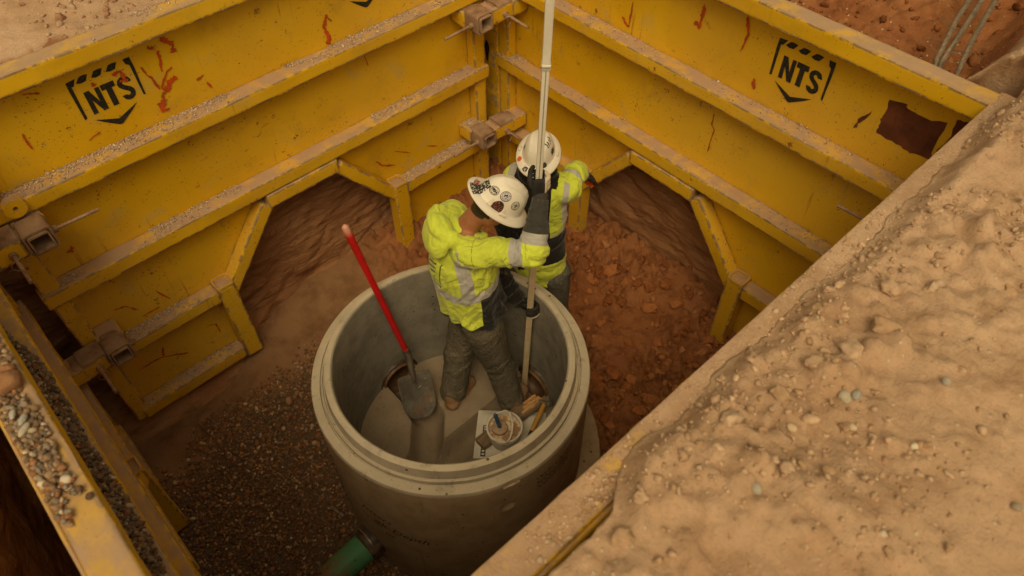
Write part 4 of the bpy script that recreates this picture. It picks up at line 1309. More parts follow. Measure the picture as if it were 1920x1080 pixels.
# paper sack
PAPER = mat_flat('white_paper', (.66, .60, .50), .8, 0, .12, 9, .2, dust=.15)
SACK = thing('paper_sack', 'flat white printed paper sack under the bucket in the manhole', 'sack', (-1.57, -1.77, .19))
u = np.linspace(0, 1, 24)
v = np.linspace(0, 1, 30)
U, Vv = np.meshgrid(u, v, indexing='ij')
o0, e1, e2 = np.array([-1.590, -1.500]), np.array([-.24, -.225]), np.array([.295, -.300])
XY = o0 + U[..., None]*e1 + Vv[..., None]*e2
edge = np.minimum(np.minimum(U, 1 - U), np.minimum(Vv, 1 - Vv))
Zt = .196 + .022*sst(edge, 0, .14) + .004*n2(U*3, Vv*3, 1.6, 3)
Vt = np.concatenate([XY, Zt[..., None]], -1).reshape(-1, 3)
Vb = np.concatenate([XY, np.full(U.shape + (1,), .192)], -1).reshape(-1, 3)
Ft = grid_faces(24, 30)
Fa = [tuple(f) for f in Ft] + [tuple(f[::-1] + 720) for f in Ft]
mobj('sack_body', np.concatenate([Vt, Vb]), Fa, PAPER, SACK, smooth=True)
def sack_pt(a, b, off=.0025):
    p = o0 + a*e1 + b*e2
    ed = min(a, 1 - a, b, 1 - b)
    return np.array([p[0], p[1], .196 + .022*float(sst(ed, 0, .14)) + .004*float(n2(np.array(a*3.), np.array(b*3.), 1.6, 3)) + off])
def sack_quad(a0, a1, b0, b1, off, mat, name, parent):
    n_ = 8
    V = [sack_pt(a0 + (a1 - a0)*i/n_, b, off) for i in range(n_ + 1) for b in (b0, b1)]
    F = [(2*i, 2*i + 1, 2*i + 3, 2*i + 2) for i in range(n_)]
    return mobj(name, V, F, mat, parent, inv=(parent is SACK))
pr = sack_quad(.36, .58, .10, .17, .003, INK, 'printed_mark', SACK)
for k in range(4):
    sack_quad(.385 + .05*k, .415 + .05*k, .115, .155, .0045, PAPER, 'printed_letter', pr)
pr = sack_quad(.80, .97, .10, .17, .003, INK, 'printed_mark', SACK)
for k in range(3):
    sack_quad(.82 + .05*k, .85 + .05*k, .115, .155, .0045, PAPER, 'printed_letter', pr)

# bucket of mortar
BKT = mat_flat('white_plastic', (.70, .64, .52), .45, 0, .15, 10, .05, dust=.25)
bc = np.array([-1.613, -1.768, .212])
BU = thing('bucket', 'small white plastic bucket of mortar standing on the paper sack', 'bucket', tuple(bc))
pf = [(.001, .0), (.080, .0), (.085, .004), (.098, .118), (.104, .119), (.104, .126), (.099, .128), (.099, .140), (.1075, .141), (.1085, .152), (.105, .155), (.097, .154), (.0955, .12), (.082, .012), (.001, .012)]
V, F = lathe(pf, 56, bc)
mobj('bucket_wall', V, F, BKT, BU, smooth=True, angle=35)
V, F = lathe([(.0955, .118), (.06, .121), (.03, .118), (.001, .12)], 40, bc)
V[:, 2] += .006*fbm(V*40, 3)
def mat_mortar():
    g = G('mortar_water')
    c = g.mix(g.mr(g.noise(16, 5, .6, dist=.8), .45, .58), (.34, .19, .095), (.66, .52, .36))
    return g.out(c, .35, g.bump(g.noise(40, 3), .3, .003), spec=.5)
mobj('contents', V, F, mat_mortar(), BU, smooth=True)
hb = [bc + np.array([.105*math.cos(t)*.60, .105*math.cos(t)*.80, .15 + .055*math.sin(t)]) + np.array([.035*math.sin(t), -.030*math.sin(t), 0]) for t in np.linspace(0, math.pi, 20)]
mobj('bail_handle', *tube(hb, .0062, 8), BKT, BU, smooth=True)
# round brush with a blue grip
BRU = thing('scrub_brush', 'round tan brush with upright blue grip floating in the bucket', 'brush', tuple(bc + np.array([-.018, .022, .12])))
q = bc + np.array([-.018, .022, 0])
V, F = lathe([(.001, .115), (.044, .115), (.047, .120), (.047, .138), (.042, .143), (.001, .144)], 36, q)
mobj('brush_disc', V, F, mat_flat('tan_brush', (.42, .28, .17), .8, 0, .3, 50, .4), BRU, smooth=True, angle=40)
V, F = tube([q + [0, 0, .14], q + [-.003, .005, .17], q + [-.012, .020, .265], q + [-.013, .021, .275]], [.013, .0115, .0135, .009], 14)
mobj('grip', V, F, mat_flat('blue_plastic', (.03, .085, .17), .5, 0, .2, 30, .1), BRU, smooth=True, angle=40)

# lumber
def mat_wood(name, a, b):
    g = G(name)
    st_ = g.n('ShaderNodeMapping', {'Vector': g.pos, 'Rotation': (0, 0, .1), 'Scale': (3, 45, 45)}).outputs[0]
    c = g.mix(g.mr(g.noise(2, 6, .65, st_), .38, .66), a, b)
    c = g.mix(g.ma('MULTIPLY', g.mr(g.noise(12, 4), .5, .7), .5), c, tuple(x*.5 for x in b))
    return g.out(c, .85, g.bump(g.noise(3, 6, .65, st_), .5, .006), spec=.15)
WOOD = mat_wood('old_wood', (.27, .185, .115), (.17, .11, .065))
FRESH = mat_wood('fresh_wood', (.62, .36, .15), (.48, .25, .09))
LB_ = thing('lumber_block', 'weathered two by four offcut with a split pale end beside the bucket', 'lumber', (-1.54, -1.72, .22))
p0, p1 = np.array([-1.755, -1.700, .232]), np.array([-1.300, -1.728, .262])
V, F, E = beam(p0, p1, (0, .25, 1), .088, .040, .05, .003, .001, 3)
mobj('board', V, F, WOOD, LB_, smooth=True, angle=40, attrs={'edge': E})
for k, (a, b, w_) in enumerate((((.36, -.004), (.50, .006), .022), ((.33, .018), (.505, .022), .016), ((.38, -.024), (.49, -.02), .016))):
    d_ = unit(p1 - p0)
    sd_ = unit(np.cross(d_, [0, 0, 1.]))
    q0 = p0 + d_*a[0]*.96 + sd_*a[1] + [0, 0, .024]
    q1 = p0 + d_*b[0]*.94 + sd_*b[1] + [0, 0, .026]
    V, F, E = beam(q0, q1, (0, .2, 1), w_, .012, .02, .003, .003, 20 + k)
    V[-20:] = V[-20:]*.6 + V[-20:].mean(0)*.4
    mobj('split_end', V, F, FRESH, LB_, smooth=True, angle=40, attrs={'edge': E})

HM = thing('hammer', 'sledge hammer with yellow handle leaning inside the manhole', 'hammer', (-1.40, -1.82, .24))
h0, h1 = np.array([-1.535, -1.880, .238]), np.array([-1.298, -1.788, .300])
hd_ = unit(h1 - h0)
V, F = tube([h0 + hd_*t for t in (0, .004, .03, .07)], [.008, .013, .0135, .013], 14)
mobj('grip', V, F, mat_flat('black_grip', (.04, .03, .02), .7), HM, smooth=True, angle=50)
V, F = tube([h0 + hd_*t for t in (.07, .08, .14, .20, .255, .27)], [.013, .0155, .0165, .0155, .0145, .013], 14)
mobj('handle', V, F, mat_flat('yellow_handle', (.56, .27, .02), .5, 0, .25, 14, .1, dust=.15), HM, smooth=True, angle=50)
hx = unit(np.cross(hd_, [.1, .2, 1]))
hx = unit(np.array([.35, -.45, .35]) - hd_*(np.array([.35, -.45, .35]) @ hd_))
c0 = h0 + hd_*.262
V, F = tube([c0 + hx*t for t in (-.045, -.041, -.018, .018, .041, .045)], [.014, .018, .015, .015, .018, .014], 16)
mobj('head', V, F, mat_flat('hammer_steel', (.26, .245, .22), .55, .7, .2, 30, .2, dust=.3), HM, smooth=True, angle=40)

# survey rod
RODM = mat_flat('rod_fibreglass', (.82, .76, .64), .5, 0, .12, 6, .05, dust=.12)
ROD2 = mat_flat('rod_wood', (.60, .46, .29), .6, 0, .2, 6, .05, dust=.25)
r0, r1, r2, r3 = np.array([-1.235, -1.535, .075]), np.array([-1.213, -1.575, 1.40]), np.array([-1.222, -1.628, 2.62]), np.array([-1.225, -1.655, 3.45])
def rod_at(z):
    P = np.array([r0, r1, r2, r3])
    return np.array([np.interp(z, P[:, 2], P[:, 0]), np.interp(z, P[:, 2], P[:, 1]), z])
ROD = thing('survey_rod', 'tall cream telescopic survey rod held upright by both workers', 'rod', tuple(r0))
def rod_sec(name, z0, z1, w_, d_, mat, groove=True):
    upv = np.array([.735, -.678, 0])
    V, F, E = beam(rod_at(z0), rod_at(z1), upv, d_, w_, .1, .004, 0, 1)
    return mobj(name, V, F, mat, ROD, smooth=True, angle=40, attrs={'edge': E})
a_ = rod_sec('lower_section', .075, 1.40, .036, .036, ROD2)
b_ = rod_sec('middle_section', 1.38, 2.62, .030, .030, RODM)
rod_sec('upper_section', 2.56, 3.45, .034, .034, RODM)
rod_sec('joint_collar', 2.545, 2.575, .038, .038, RODM)
GRV = mat_flat('rod_groove', (.40, .34, .25), .6)
off = -np.array([.678, .735, 0])*.0156
P_, Q_ = rod_at(1.42) + off, rod_at(2.54) + off
rv_ = np.array([.735, -.678, 0])
mobj('groove', [P_ - rv_*.002, P_ + rv_*.003, Q_ + rv_*.003, Q_ - rv_*.002], [(0, 1, 2, 3)], GRV, b_)

# wire rope slings behind the right panel
WIRE = mat_flat('wire_rope', (.21, .17, .115), .6, .45, .3, 60, .2, dust=.4)
SLB = ['frayed steel wire sling behind the right panel, leftmost of three', 'steel wire sling behind the right panel, middle one of three', 'steel wire sling behind the right panel, rightmost of three']
PTH = [[(.60, -2.50, 2.52), (.42, -2.53, 2.49), (.28, -2.565, 2.45), (.20, -2.585, 2.40), (.165, -2.60, 2.30)],
       [(.68, -2.53, 2.53), (.48, -2.565, 2.49), (.30, -2.595, 2.45), (.21, -2.605, 2.40), (.17, -2.615, 2.30)],
       [(.74, -2.57, 2.53), (.52, -2.61, 2.49), (.33, -2.65, 2.46), (.22, -2.68, 2.42), (.18, -2.69, 2.32)]]
for k in range(3):
    P = np.array(PTH[k])
    P = np.concatenate([P[:1] + (P[:1] - P[1:2])*4 + [0, 0, .1], P])
    s = np.linspace(0, len(P) - 1, 90)
    C_ = np.stack([np.interp(s, np.arange(len(P)), P[:, j]) for j in range(3)], -1)
    for _ in range(6): C_[1:-1] = (C_[:-2] + C_[1:-1]*2 + C_[2:])/4
    SL_ = thing('wire_sling', SLB[k], 'wire rope', tuple(C_[-1]), 0, 'wire rope slings')
    T_ = np.gradient(C_, axis=0)
    T_ /= np.linalg.norm(T_, axis=1)[:, None]
    A_ = np.cross(T_, [0, 0, 1.])
    A_ /= np.linalg.norm(A_, axis=1)[:, None]
    Bn = np.cross(T_, A_)
    for j in range(6):
        ph = np.arange(len(C_))*.42 + j*np.pi/3
        H_ = C_ + .0072*(np.cos(ph)[:, None]*A_ + np.sin(ph)[:, None]*Bn)
        mobj('strand', *tube(H_, .0050, 7), WIRE, SL_, smooth=True)
    for j in range(7):
        i0 = random.randint(42, 84)
        dirv = unit(np.array([random.uniform(-1, .3), random.uniform(-1, 1), random.uniform(.2, 1)]))
        w_ = [C_[i0] + dirv*t + np.array([0, .25*t*t*4, -2.2*t*t]) for t in np.linspace(0, random.uniform(.05, .16), 8)]
        mobj('stray_wire', *tube(w_, .0011, 5), WIRE, SL_, smooth=True)
# ------------------------------------------------------------------ the two workers
def spline(P, n):
    """Catmull-Rom resample of rows (any width)"""
    P = np.asarray(P, float)
    Q = np.concatenate([2*P[:1] - P[1:2], P, 2*P[-1:] - P[-2:-1]])
    out = []
    m_ = len(P) - 1
    for s in np.linspace(0, m_, n):
        i = min(int(s), m_ - 1)
        t = s - i
        a, b, c, d = Q[i:i + 4]
        out.append(.5*((2*b) + (-a + c)*t + (2*a - 5*b + 4*c - d)*t*t + (-a + 3*b - 3*c + d)*t**3))
    return np.array(out)

def limb(pts, side=None, n=26, k=20, round0=True, round1=True):
    """closed tube through rows (x,y,z,ra[,rb]); ra along side, rb across"""
    R = [tuple(p) + (p[3],) if len(p) == 4 else tuple(p) for p in pts]
    R = spline(R, n)
    P, ra, rb = R[:, :3], np.abs(R[:, 3]), np.abs(R[:, 4])
    T = np.gradient(P, axis=0)
    T /= np.linalg.norm(T, axis=1)[:, None] + 1e-12
    rows = []
    a = np.array(side if side is not None else (0, 0, 1.), float)
    if abs(unit(a) @ T[0]) > .95: a = np.array([1., .2, 0])
    th = np.linspace(0, 2*np.pi, k, endpoint=False)
    def ring_(c, t, a, x, y):
        a = unit(a - t*(a @ t))
        b = np.cross(t, a)
        return c + x*np.cos(th)[:, None]*a + y*np.sin(th)[:, None]*b, a
    caps = [(.95, .3), (.75, .65), (.45, .88), (.12, .99)]
    if round0:
        for s_, h_ in caps[::-1]:
            q, a2 = ring_(P[0] - T[0]*min(ra[0], rb[0])*h_, T[0], a, ra[0]*s_, rb[0]*s_)
            rows.append(q)
    for i in range(len(P)):
        q, a = ring_(P[i], T[i], a, ra[i], rb[i])
        rows.append(q)
    if round1:
        for s_, h_ in caps:
            q, _ = ring_(P[-1] + T[-1]*min(ra[-1], rb[-1])*h_, T[-1], a, ra[-1]*s_, rb[-1]*s_)
            rows.append(q)
    m_ = len(rows)
    V = np.concatenate(rows)
    F = []
    for i in range(m_ - 1):
        for j in range(k):
            l = (j + 1) % k
            F.append((i*k + j, i*k + l, (i + 1)*k + l, (i + 1)*k + j))
    F.append(tuple(range(k))[::-1])
    F.append(tuple((m_ - 1)*k + j for j in range(k)))
    return V, F

def blob(c, r, R=None, sub=3):
    bv, bf = ICO[sub]
    v = bv*np.array(r)
    if R is not None: v = v @ np.array(R).T
    return v + np.array(c), [tuple(f) for f in bf]

def fuse(parts, voxel, smooth=4, fac=.5):
    """one continuous skin over overlapping closed parts"""
    V, F = join(parts)
    o = mobj('fuse', V, F, None)
    m1 = o.modifiers.new('r', 'REMESH')
    m1.mode = 'VOXEL'
    m1.voxel_size = voxel
    if smooth:
        m2 = o.modifiers.new('s', 'SMOOTH')
        m2.iterations = smooth
        m2.factor = fac
    me = evaluated(o)
    bpy.data.objects.remove(o)
    n = len(me.vertices)
    V = np.empty(n*3, np.float32)
    me.vertices.foreach_get('co', V)
    N = np.empty(n*3, np.float32)
    me.vertices.foreach_get('normal', N)
    F = [tuple(p.vertices) for p in me.polygons]
    bpy.data.meshes.remove(me)
    return V.reshape(-1, 3).astype(float), N.reshape(-1, 3).astype(float), np.array(F)

def along(V, pts):
    """nearest polyline parameter and distance"""
    P = np.asarray([p[:3] for p in pts], float)
    best = np.full(len(V), 9.)
    par = np.zeros(len(V))
    for i in range(len(P) - 1):
        d = P[i + 1] - P[i]
        t = np.clip(((V - P[i]) @ d)/(d @ d), 0, 1)
        q = np.linalg.norm(V - P[i] - t[:, None]*d, axis=1)
        w = q < best
        best = np.where(w, q, best)
        par = np.where(w, i + t, par)
    return par, best

def folds(V, ax_dir, freq, aniso, amp, seed, sharp=1.0):
    """cloth creases running across direction ax_dir"""
    a = unit(ax_dir)
    s = (V @ a)
    Pp = V - s[:, None]*a
    q = Pp*aniso + (s*freq)[:, None]*a + seed*7.7
    q = q + .35*np.stack([vn(V*5 + seed), vn(V*5 + 31 + seed), vn(V*5 + 57 + seed)], -1)
    n_ = fbm(q, 3, .45)
    return 1.5*amp*(1 - np.abs(n_)*3.0)*sharp

def mat_cloth(name, body, bands):
    """bands: list of (attribute, colour, roughness); attribute > 0 shows the colour"""
    g = G(name)
    c = g.mix(g.mr(g.noise(5, 4), .35, .7), body, tuple(x*.82 for x in body))
    r = .9
    for at, col in bands:
        f = g.mr(g.attr(at), -.0012, .0012)
        c = g.mix(f, c, g.mix(g.noise(14, 4), col, tuple(x*.75 for x in col)))
    c = g.mix(g.ma('MULTIPLY', g.mr(g.noise(9, 5, .7), .60, .72), .35), c, (.30, .24, .13))
    wv = g.noise(420, 2)
    cr = g.ma('ABSOLUTE', g.ma('SUBTRACT', g.noise(6.5, 2, .45, dist=1.3), .5))
    cr = g.mr(cr, .0, .13)
    cr2 = g.mr(g.ma('ABSOLUTE', g.ma('SUBTRACT', g.noise(24, 2, .5, dist=1.2), .5)), .0, .09)
    b1 = g.bump(g.ma('ADD', cr, g.ma('MULTIPLY', cr2, .12)), .42, .014)
    m_ = g.out(c, r, g.bump(g.ma('ADD', wv, g.ma('MULTIPLY', g.noise(55, 4), .8)), .22, .003, b1), spec=.12)
    g.put(g.b.inputs['Sheen Weight'], .15)
    return m_

HIVIS = (.64, .73, .075)
SILV = (.50, .475, .44)
BLK = (.020, .017, .015)
CHAR = (.060, .055, .048)
SKIN = G('skin')
_c = SKIN.mix(SKIN.mr(SKIN.noise(14, 4), .4, .7), (.40, .165, .085), (.33, .12, .06))
_c = SKIN.mix(SKIN.mr(SKIN.attr('hair'), -.004, .004), _c, (.045, .028, .018))
SKIN.out(_c, .55, SKIN.bump(SKIN.noise(160, 3), .15, .002), spec=.35)
SKIN.put(SKIN.b.inputs['Subsurface Weight'], .08)
SKIN.put(SKIN.b.inputs['Subsurface Radius'], (.02, .008, .004))
SKIN = SKIN.m
HAIR = mat_flat('dark_hair', (.035, .022, .014), .6, 0, .3, 120, .8)
EYEW = mat_flat('eye', (.6, .55, .48), .2)
LEATHER = mat_flat('tan_boot', (.235, .12, .052), .65, 0, .3, 18, .3, dust=.35)
SOLE = mat_flat('boot_sole', (.36, .17, .06), .7, 0, .3, 18, .3, dust=.4)

def frame(U, Fw):
    """columns: forward, left, up"""
    U = unit(U)
    Fw = unit(np.array(Fw) - U*(np.array(Fw) @ U))
    L = np.cross(U, Fw)
    return np.stack([Fw, L, U], 1)

def head_parts(hc, Rm):
    """skull, jaw, nose, ears; hc = centre of the skull"""
    q = lambda x, y, z: np.array(hc) + Rm @ np.array([x, y, z])
    ps = [blob(q(-.012, 0, .015), (.098, .076, .100), Rm), blob(q(.022, 0, -.055), (.070, .060, .070), Rm), blob(q(.055, 0, -.092), (.030, .030, .026), Rm),
          limb([(*q(.078, 0, .012), .009), (*q(.098, 0, -.018), .012), (*q(.104, 0, -.034), .0155), (*q(.092, 0, -.040), .012)], n=10, k=12),
          blob(q(.086, .032, .026), (.018, .028, .009), Rm, 2), blob(q(.086, -.032, .026), (.018, .028, .009), Rm, 2),
          blob(q(.080, 0, -.066), (.016, .026, .008), Rm, 2), blob(q(.079, 0, -.078), (.015, .022, .008), Rm, 2),
          blob(q(.068, .043, -.020), (.022, .018, .018), Rm, 2), blob(q(.068, -.043, -.020), (.022, .018, .018), Rm, 2)]
    for s in (-1, 1):
        ps += [blob(q(-.006, s*.079, -.012), (.018, .009, .030), Rm, 2), blob(q(-.004, s*.082, -.034), (.010, .007, .012), Rm, 2)]
    return ps, q

def build_body(P, name, joints, hc, Rh, hair_len):
    """one continuous figure under the clothes"""
    ps, q = head_parts(hc, Rh)
    nb = joints['neck']
    ps.append(limb([(*nb, .062), (*((np.array(nb) + q(-.03, 0, -.07))/2), .056), (*q(-.025, 0, -.06), .056)], n=10))
    for pts, side in joints['body']:
        ps.append(limb(pts, side))
    V, N, F = fuse(ps, .0065, 3)
    loc = (V - np.array(hc)) @ Rh
    # hair: cap above a hairline
    line = np.where(loc[:, 0] > .03, .058, np.where(loc[:, 0] > -.02, .025 + (loc[:, 0] + .02)*.6, hair_len + (loc[:, 0] + .02)*.25))
    hair = np.where(np.linalg.norm(loc, axis=1) < .16, loc[:, 2] - line, -1)
    b = mobj('body', V, F, SKIN, P, smooth=True, attrs={'hair': hair})
    for s in (-1, 1):
        bv, bf = ICO[2]
        mobj('eye', bv*.011 + q(.086, s*.031, .008), bf, EYEW, b, inv=False, smooth=True)
    # the scalp hair itself
    bv, bf = ICO[3]
    hv = bv*np.array((.103, .081, .104))
    kp = (hv[:, 2] > np.where(hv[:, 0] > .03, .03, hair_len - .01))
    hf = np.array([f for f in bf if kp[f].all()])
    hv = hv*(1 + .012*vn(bv*9)[:, None])
    mobj('hair', (hv @ Rh.T) + q(-.012, 0, .015), hf, HAIR, P, smooth=True)
    return b

# --- hard hats
HATM = mat_flat('white_hat', (.80, .74, .63), .38, 0, .08, 7, .03, spec=.45, dark=(.62, .54, .42), dust=.06)
def hat_pt(th, t):
    """t 0 crown centre .. 1 dome foot .. 2 brim edge; local x forward"""
    th, t = np.broadcast_arrays(np.asarray(th, float), np.asarray(t, float))
    a, b = .130, .095                                   # dome foot half axes
    cx_, sx_ = np.cos(th), np.sin(th)
    td = np.clip(t, 0, 1)
    tk = np.array([0, .2, .4, .55, .68, .8, .9, 1.0])
    rr = np.interp(td, tk, [0, .30, .57, .74, .86, .94, .98, 1.03])
    zz = np.interp(td, tk, [.126, .122, .108, .088, .063, .036, .014, .0])
    rr, zz = rr + 0*th, zz + 0*th
    x, y, z = a*rr*cx_, b*rr*sx_, zz
    ridge = .010*np.exp(-(y/.019)**2)*sst(td, .98, .62)*sst(x, -.125, -.085)*sst(-x, -.125, -.095)
    z = z + ridge
    for o_ in (-.050, .050):
        z = z + .004*np.exp(-((y - o_)/.010)**2)*sst(td, .9, .6)
    tb = np.clip(t - 1, 0, 1)
    bw = .040 + .016*np.maximum(0, cx_)**2 + .006*np.maximum(0, -cx_)**2
    x = x + tb*bw*cx_
    y = y + tb*bw*sx_*.9
    z = z - (.004 + .016*np.abs(sx_)**2 + .013*np.maximum(0, cx_)**2 + .006*np.maximum(0, -cx_))*tb**1.4 + .006*np.sin(tb*np.pi)*.4
    lip = sst(t, 1.93, 2.0)
    z = z - .004*lip
    return np.stack([x, y, z], -1)

def hard_hat(P, c, Rm, label, k=1.0):
    th = np.linspace(0, 2*np.pi, 88, endpoint=False)
    t = np.concatenate([np.linspace(.0, 1, 26), np.linspace(1.04, 2.0, 14)])
    TH, Tt = np.meshgrid(th, t, indexing='ij')
    L = hat_pt(TH, Tt).reshape(-1, 3)
    V = k*L @ Rm.T + np.array(c)
    o = mobj('hard_hat', V, grid_faces(88, len(t), True)[:, ::-1], HATM, P, smooth=True)
    md = o.modifiers.new('shell', 'SOLIDIFY')
    md.thickness = .003
    md.offset = -1
    tag(o, label)
    W2 = lambda th_, t_: k*hat_pt(th_, t_) @ Rm.T + np.array(c)
    # suspension band inside
    a = np.linspace(0, 2*np.pi, 40, endpoint=False)
    pts = np.stack([.098*np.cos(a), .082*np.sin(a), np.full(40, -.012)], -1)
    r0_, r1_ = pts @ Rm.T + np.array(c), (pts - [0, 0, .028]) @ Rm.T + np.array(c)
    mobj('sweat_band', np.concatenate([r0_, r1_]), [(i, (i + 1) % 40, 40 + (i + 1) % 40, 40 + i) for i in range(40)], RUBBER, o, inv=False, smooth=True)
    for s in (-1, 1):       # moulded accessory slots at the sides
        V2, F2 = limb([(.012, s*.112, .006, .010, .006), (-.016, s*.112, .006, .010, .006)], (0, 0, 1), n=4, k=10)
        mobj('side_slot', k*V2 @ Rm.T + np.array(c), F2, HATM, o, inv=False, smooth=True)
    return o, W2

def mat_sticker(name, kind, c1, c2=(.72, .66, .55)):
    g = G(name)
    u = g.attr('su')
    v = g.attr('sv')
    r = g.ma('SQRT', g.ma('ADD', g.ma('MULTIPLY', u, u), g.ma('MULTIPLY', v, v)))
    if kind == 'seal':
        ringm = g.ma('MULTIPLY', g.mr(r, .84, .88), g.mr(r, .99, .96))
        ring2 = g.ma('MULTIPLY', g.mr(r, .56, .59), g.mr(r, .66, .63))
        n_ = g.mr(g.noise(260, 2, .5), .50, .54)
        txt = g.ma('MULTIPLY', g.ma('MULTIPLY', g.mr(r, .66, .7), g.mr(r, .84, .8)), n_)
        core = g.ma('MULTIPLY', g.mr(r, .44, .40), g.mr(g.noise(170, 2), .44, .48))
        f = g.ma('MAXIMUM', g.ma('MAXIMUM', ringm, ring2), g.ma('MAXIMUM', txt, core))
    elif kind == 'blotch':
        f = g.mr(g.noise(120, 3, .6), .43, .47)
    elif kind == 'solid':
        f = g.mr(r, .95, .9)
    else:                                               # ragged badge
        f = g.ma('MULTIPLY', g.mr(g.noise(150, 3, .6), .40, .46), g.mr(r, 1.0, .9))
    alpha = g.mr(r, 1.0, .97) if kind in ('seal', 'solid', 'badge') else f
    return g.out(g.mix(f, c2, c1), .45, spec=.35, alpha=alpha)

def sticker(hat, W2, th0, t0, su, sv, mat, rot=0.0, off=.0022, name='sticker', poly=None, mask=None):
    """patch laid on the shell around (th0,t0); su,sv half sizes in metres"""
    c0 = W2(th0, t0)
    e = 1e-3
    du = (W2(th0 + e, t0) - c0)/e
    dv = (W2(th0, t0 + e) - c0)/e
    lu, lv = np.linalg.norm(du), np.linalg.norm(dv)
    m_ = 15
    g_ = np.linspace(-1, 1, m_)
    A, B = np.meshgrid(g_, g_, indexing='ij')
    cr, sr = math.cos(rot), math.sin(rot)
    X_ = (A*su*cr - B*sv*sr)
    Y_ = (A*su*sr + B*sv*cr)
    TH, Tt = th0 + X_/lu, t0 + Y_/lv
    Pp = W2(TH, Tt)
    gu = (W2(TH + e, Tt) - W2(TH - e, Tt))
    gv = (W2(TH, Tt + e) - W2(TH, Tt - e))
    nn = np.cross(gu, gv)
    nn /= np.linalg.norm(nn, axis=-1, keepdims=True)
    cen = hat.data.vertices[0].co
    ref = W2(th0, t0) - W2(0, 1)*.5 - W2(np.pi, 1)*.5
    if (nn.reshape(-1, 3).mean(0) @ ref) < 0: nn = -nn
    Pp = Pp + nn*off
    o = mobj(name, Pp.reshape(-1, 3), grid_faces(m_, m_), mat, hat, inv=False, smooth=True, attrs={'su': A.ravel(), 'sv': B.ravel()})
    return o, (lambda a_, b_: (lambda q: q)(W2(th0 + (a_*su*cr - b_*sv*sr)/lu, t0 + (a_*su*sr + b_*sv*cr)/lv)))

# --- gloves
def mat_glove(name, base, palm, cuff):
    g = G(name)
    c = g.mix(g.mr(g.noise(30, 4), .4, .7), base, tuple(x*1.6 for x in base))
    c = g.mix(g.mr(g.attr('palm'), -.001, .001), c, palm)
    c = g.mix(g.mr(g.attr('cuff'), -.001, .001), c, cuff)
    return g.out(c, .75, g.bump(g.noise(90, 4), .3, .003), spec=.2)

def grip_hand(rod, rodw, back, fing, upv, wrist, thumb_up=.045, r=.0118, scale=1.0, spread=.0):
    """hand closed round a rod. back: unit vector from rod to the back of the hand, fing: side the fingers wrap over"""
    c = np.array(rod, float)
    b, f, u = unit(back), unit(fing), unit(upv)
    w = rodw
    ps = []
    # palm block behind the rod
    pc = c + b*(w + .022)
    ps.append(limb([(*(pc - u*.040 - f*.004), .030, .016), (*(pc - u*.012), .036, .018), (*(pc + u*.016), .038, .018), (*(pc + u*.036), .036, .015)], f, n=12))
    zs = [.040, .016, -.008, -.031]
    ln = [.95, 1.05, 1.0, .82]
    for k, (z_, l_) in enumerate(zip(zs, ln)):
        h = c + u*z_ + u*spread*(1.5 - k)
        p = [(*(h + b*(w + .018) + f*.022), r*1.08), (*(h + b*(w + .002) + f*(w + .022)), r*1.05), (*(h - b*(w*.4 + .004)*l_ + f*(w + .021)), r), (*(h - b*(w + .016)*l_ + f*(w*.2 + .004)), r*.95), (*(h - b*(w + .012)*l_ - f*.016*l_ - u*.002), r*.86)]
        ps.append(limb(p, u, n=16, k=12))
    th = [(*(c + b*(w + .020) - f*.018 - u*.006), r*1.35), (*(c + b*(w + .006) - f*(w + .022) + u*.016), r*1.2), (*(c - b*.006 - f*(w + .019) + u*(thumb_up)), r*1.08), (*(c - b*.020 - f*(w + .006) + u*(thumb_up + .016)), r*.95)]
    ps.append(limb(th, u, n=14, k=12))
    wv = np.array(wrist, float)
    ps.append(limb([(*(pc - u*.030), .030, .022), (*((pc - u*.045)*.45 + wv*.55), .029, .024), (*wv, .031, .028)], f, n=10))
    return ps

def boot(P, heel, toe, top, name='boot'):
    """work boot: heel and toe points on the ground, top = ankle centre"""
    h, t, a = np.array(heel, float), np.array(toe, float), np.array(top, float)
    d = unit(t - h)
    u = np.array([0, 0, 1.])
    L = np.linalg.norm(t - h)
    s = np.cross(u, d)
    up = lambda z: u*z
    ps = [limb([(*(h + d*.035 + up(.045)), .040, .036), (*(h + d*.10 + up(.05)), .041, .042), (*(h + d*.17 + up(.045)), .048, .036), (*(h + d*(L - .05) + up(.040)), .047, .030), (*(h + d*(L - .03) + up(.037)), .042, .026)], s, n=18),
          blob(h + d*.045 + up(.048), (.048, .048, .042), None, 3), blob(h + d*(L - .055) + up(.040), (.052, .052, .032), None, 3),
          limb([(*(h + d*.055 + up(.05)), .043, .046), (*(h*.5 + a*.5 + d*.02 + up(.03)), .046, .050), (*a, .050, .052)], s, n=12)]
    V, N, F = fuse(ps, .006, 3)
    V[:, 2] = np.maximum(V[:, 2], min(h[2], t[2]) + .016)
    o = mobj(name, V, F, LEATHER, P, smooth=True)
    so_ = [limb([(*(h + d*.03 + up(.012)), .040, .012), (*(h + d*.10 + up(.012)), .037, .012), (*(h + d*.18 + up(.012)), .050, .012), (*(h + d*(L - .055) + up(.013)), .050, .012)], s, n=18)]
    V, N, F = fuse(so_, .006, 1)
    mobj('sole', V, F, SOLE, o, inv=False, smooth=True)
    return o

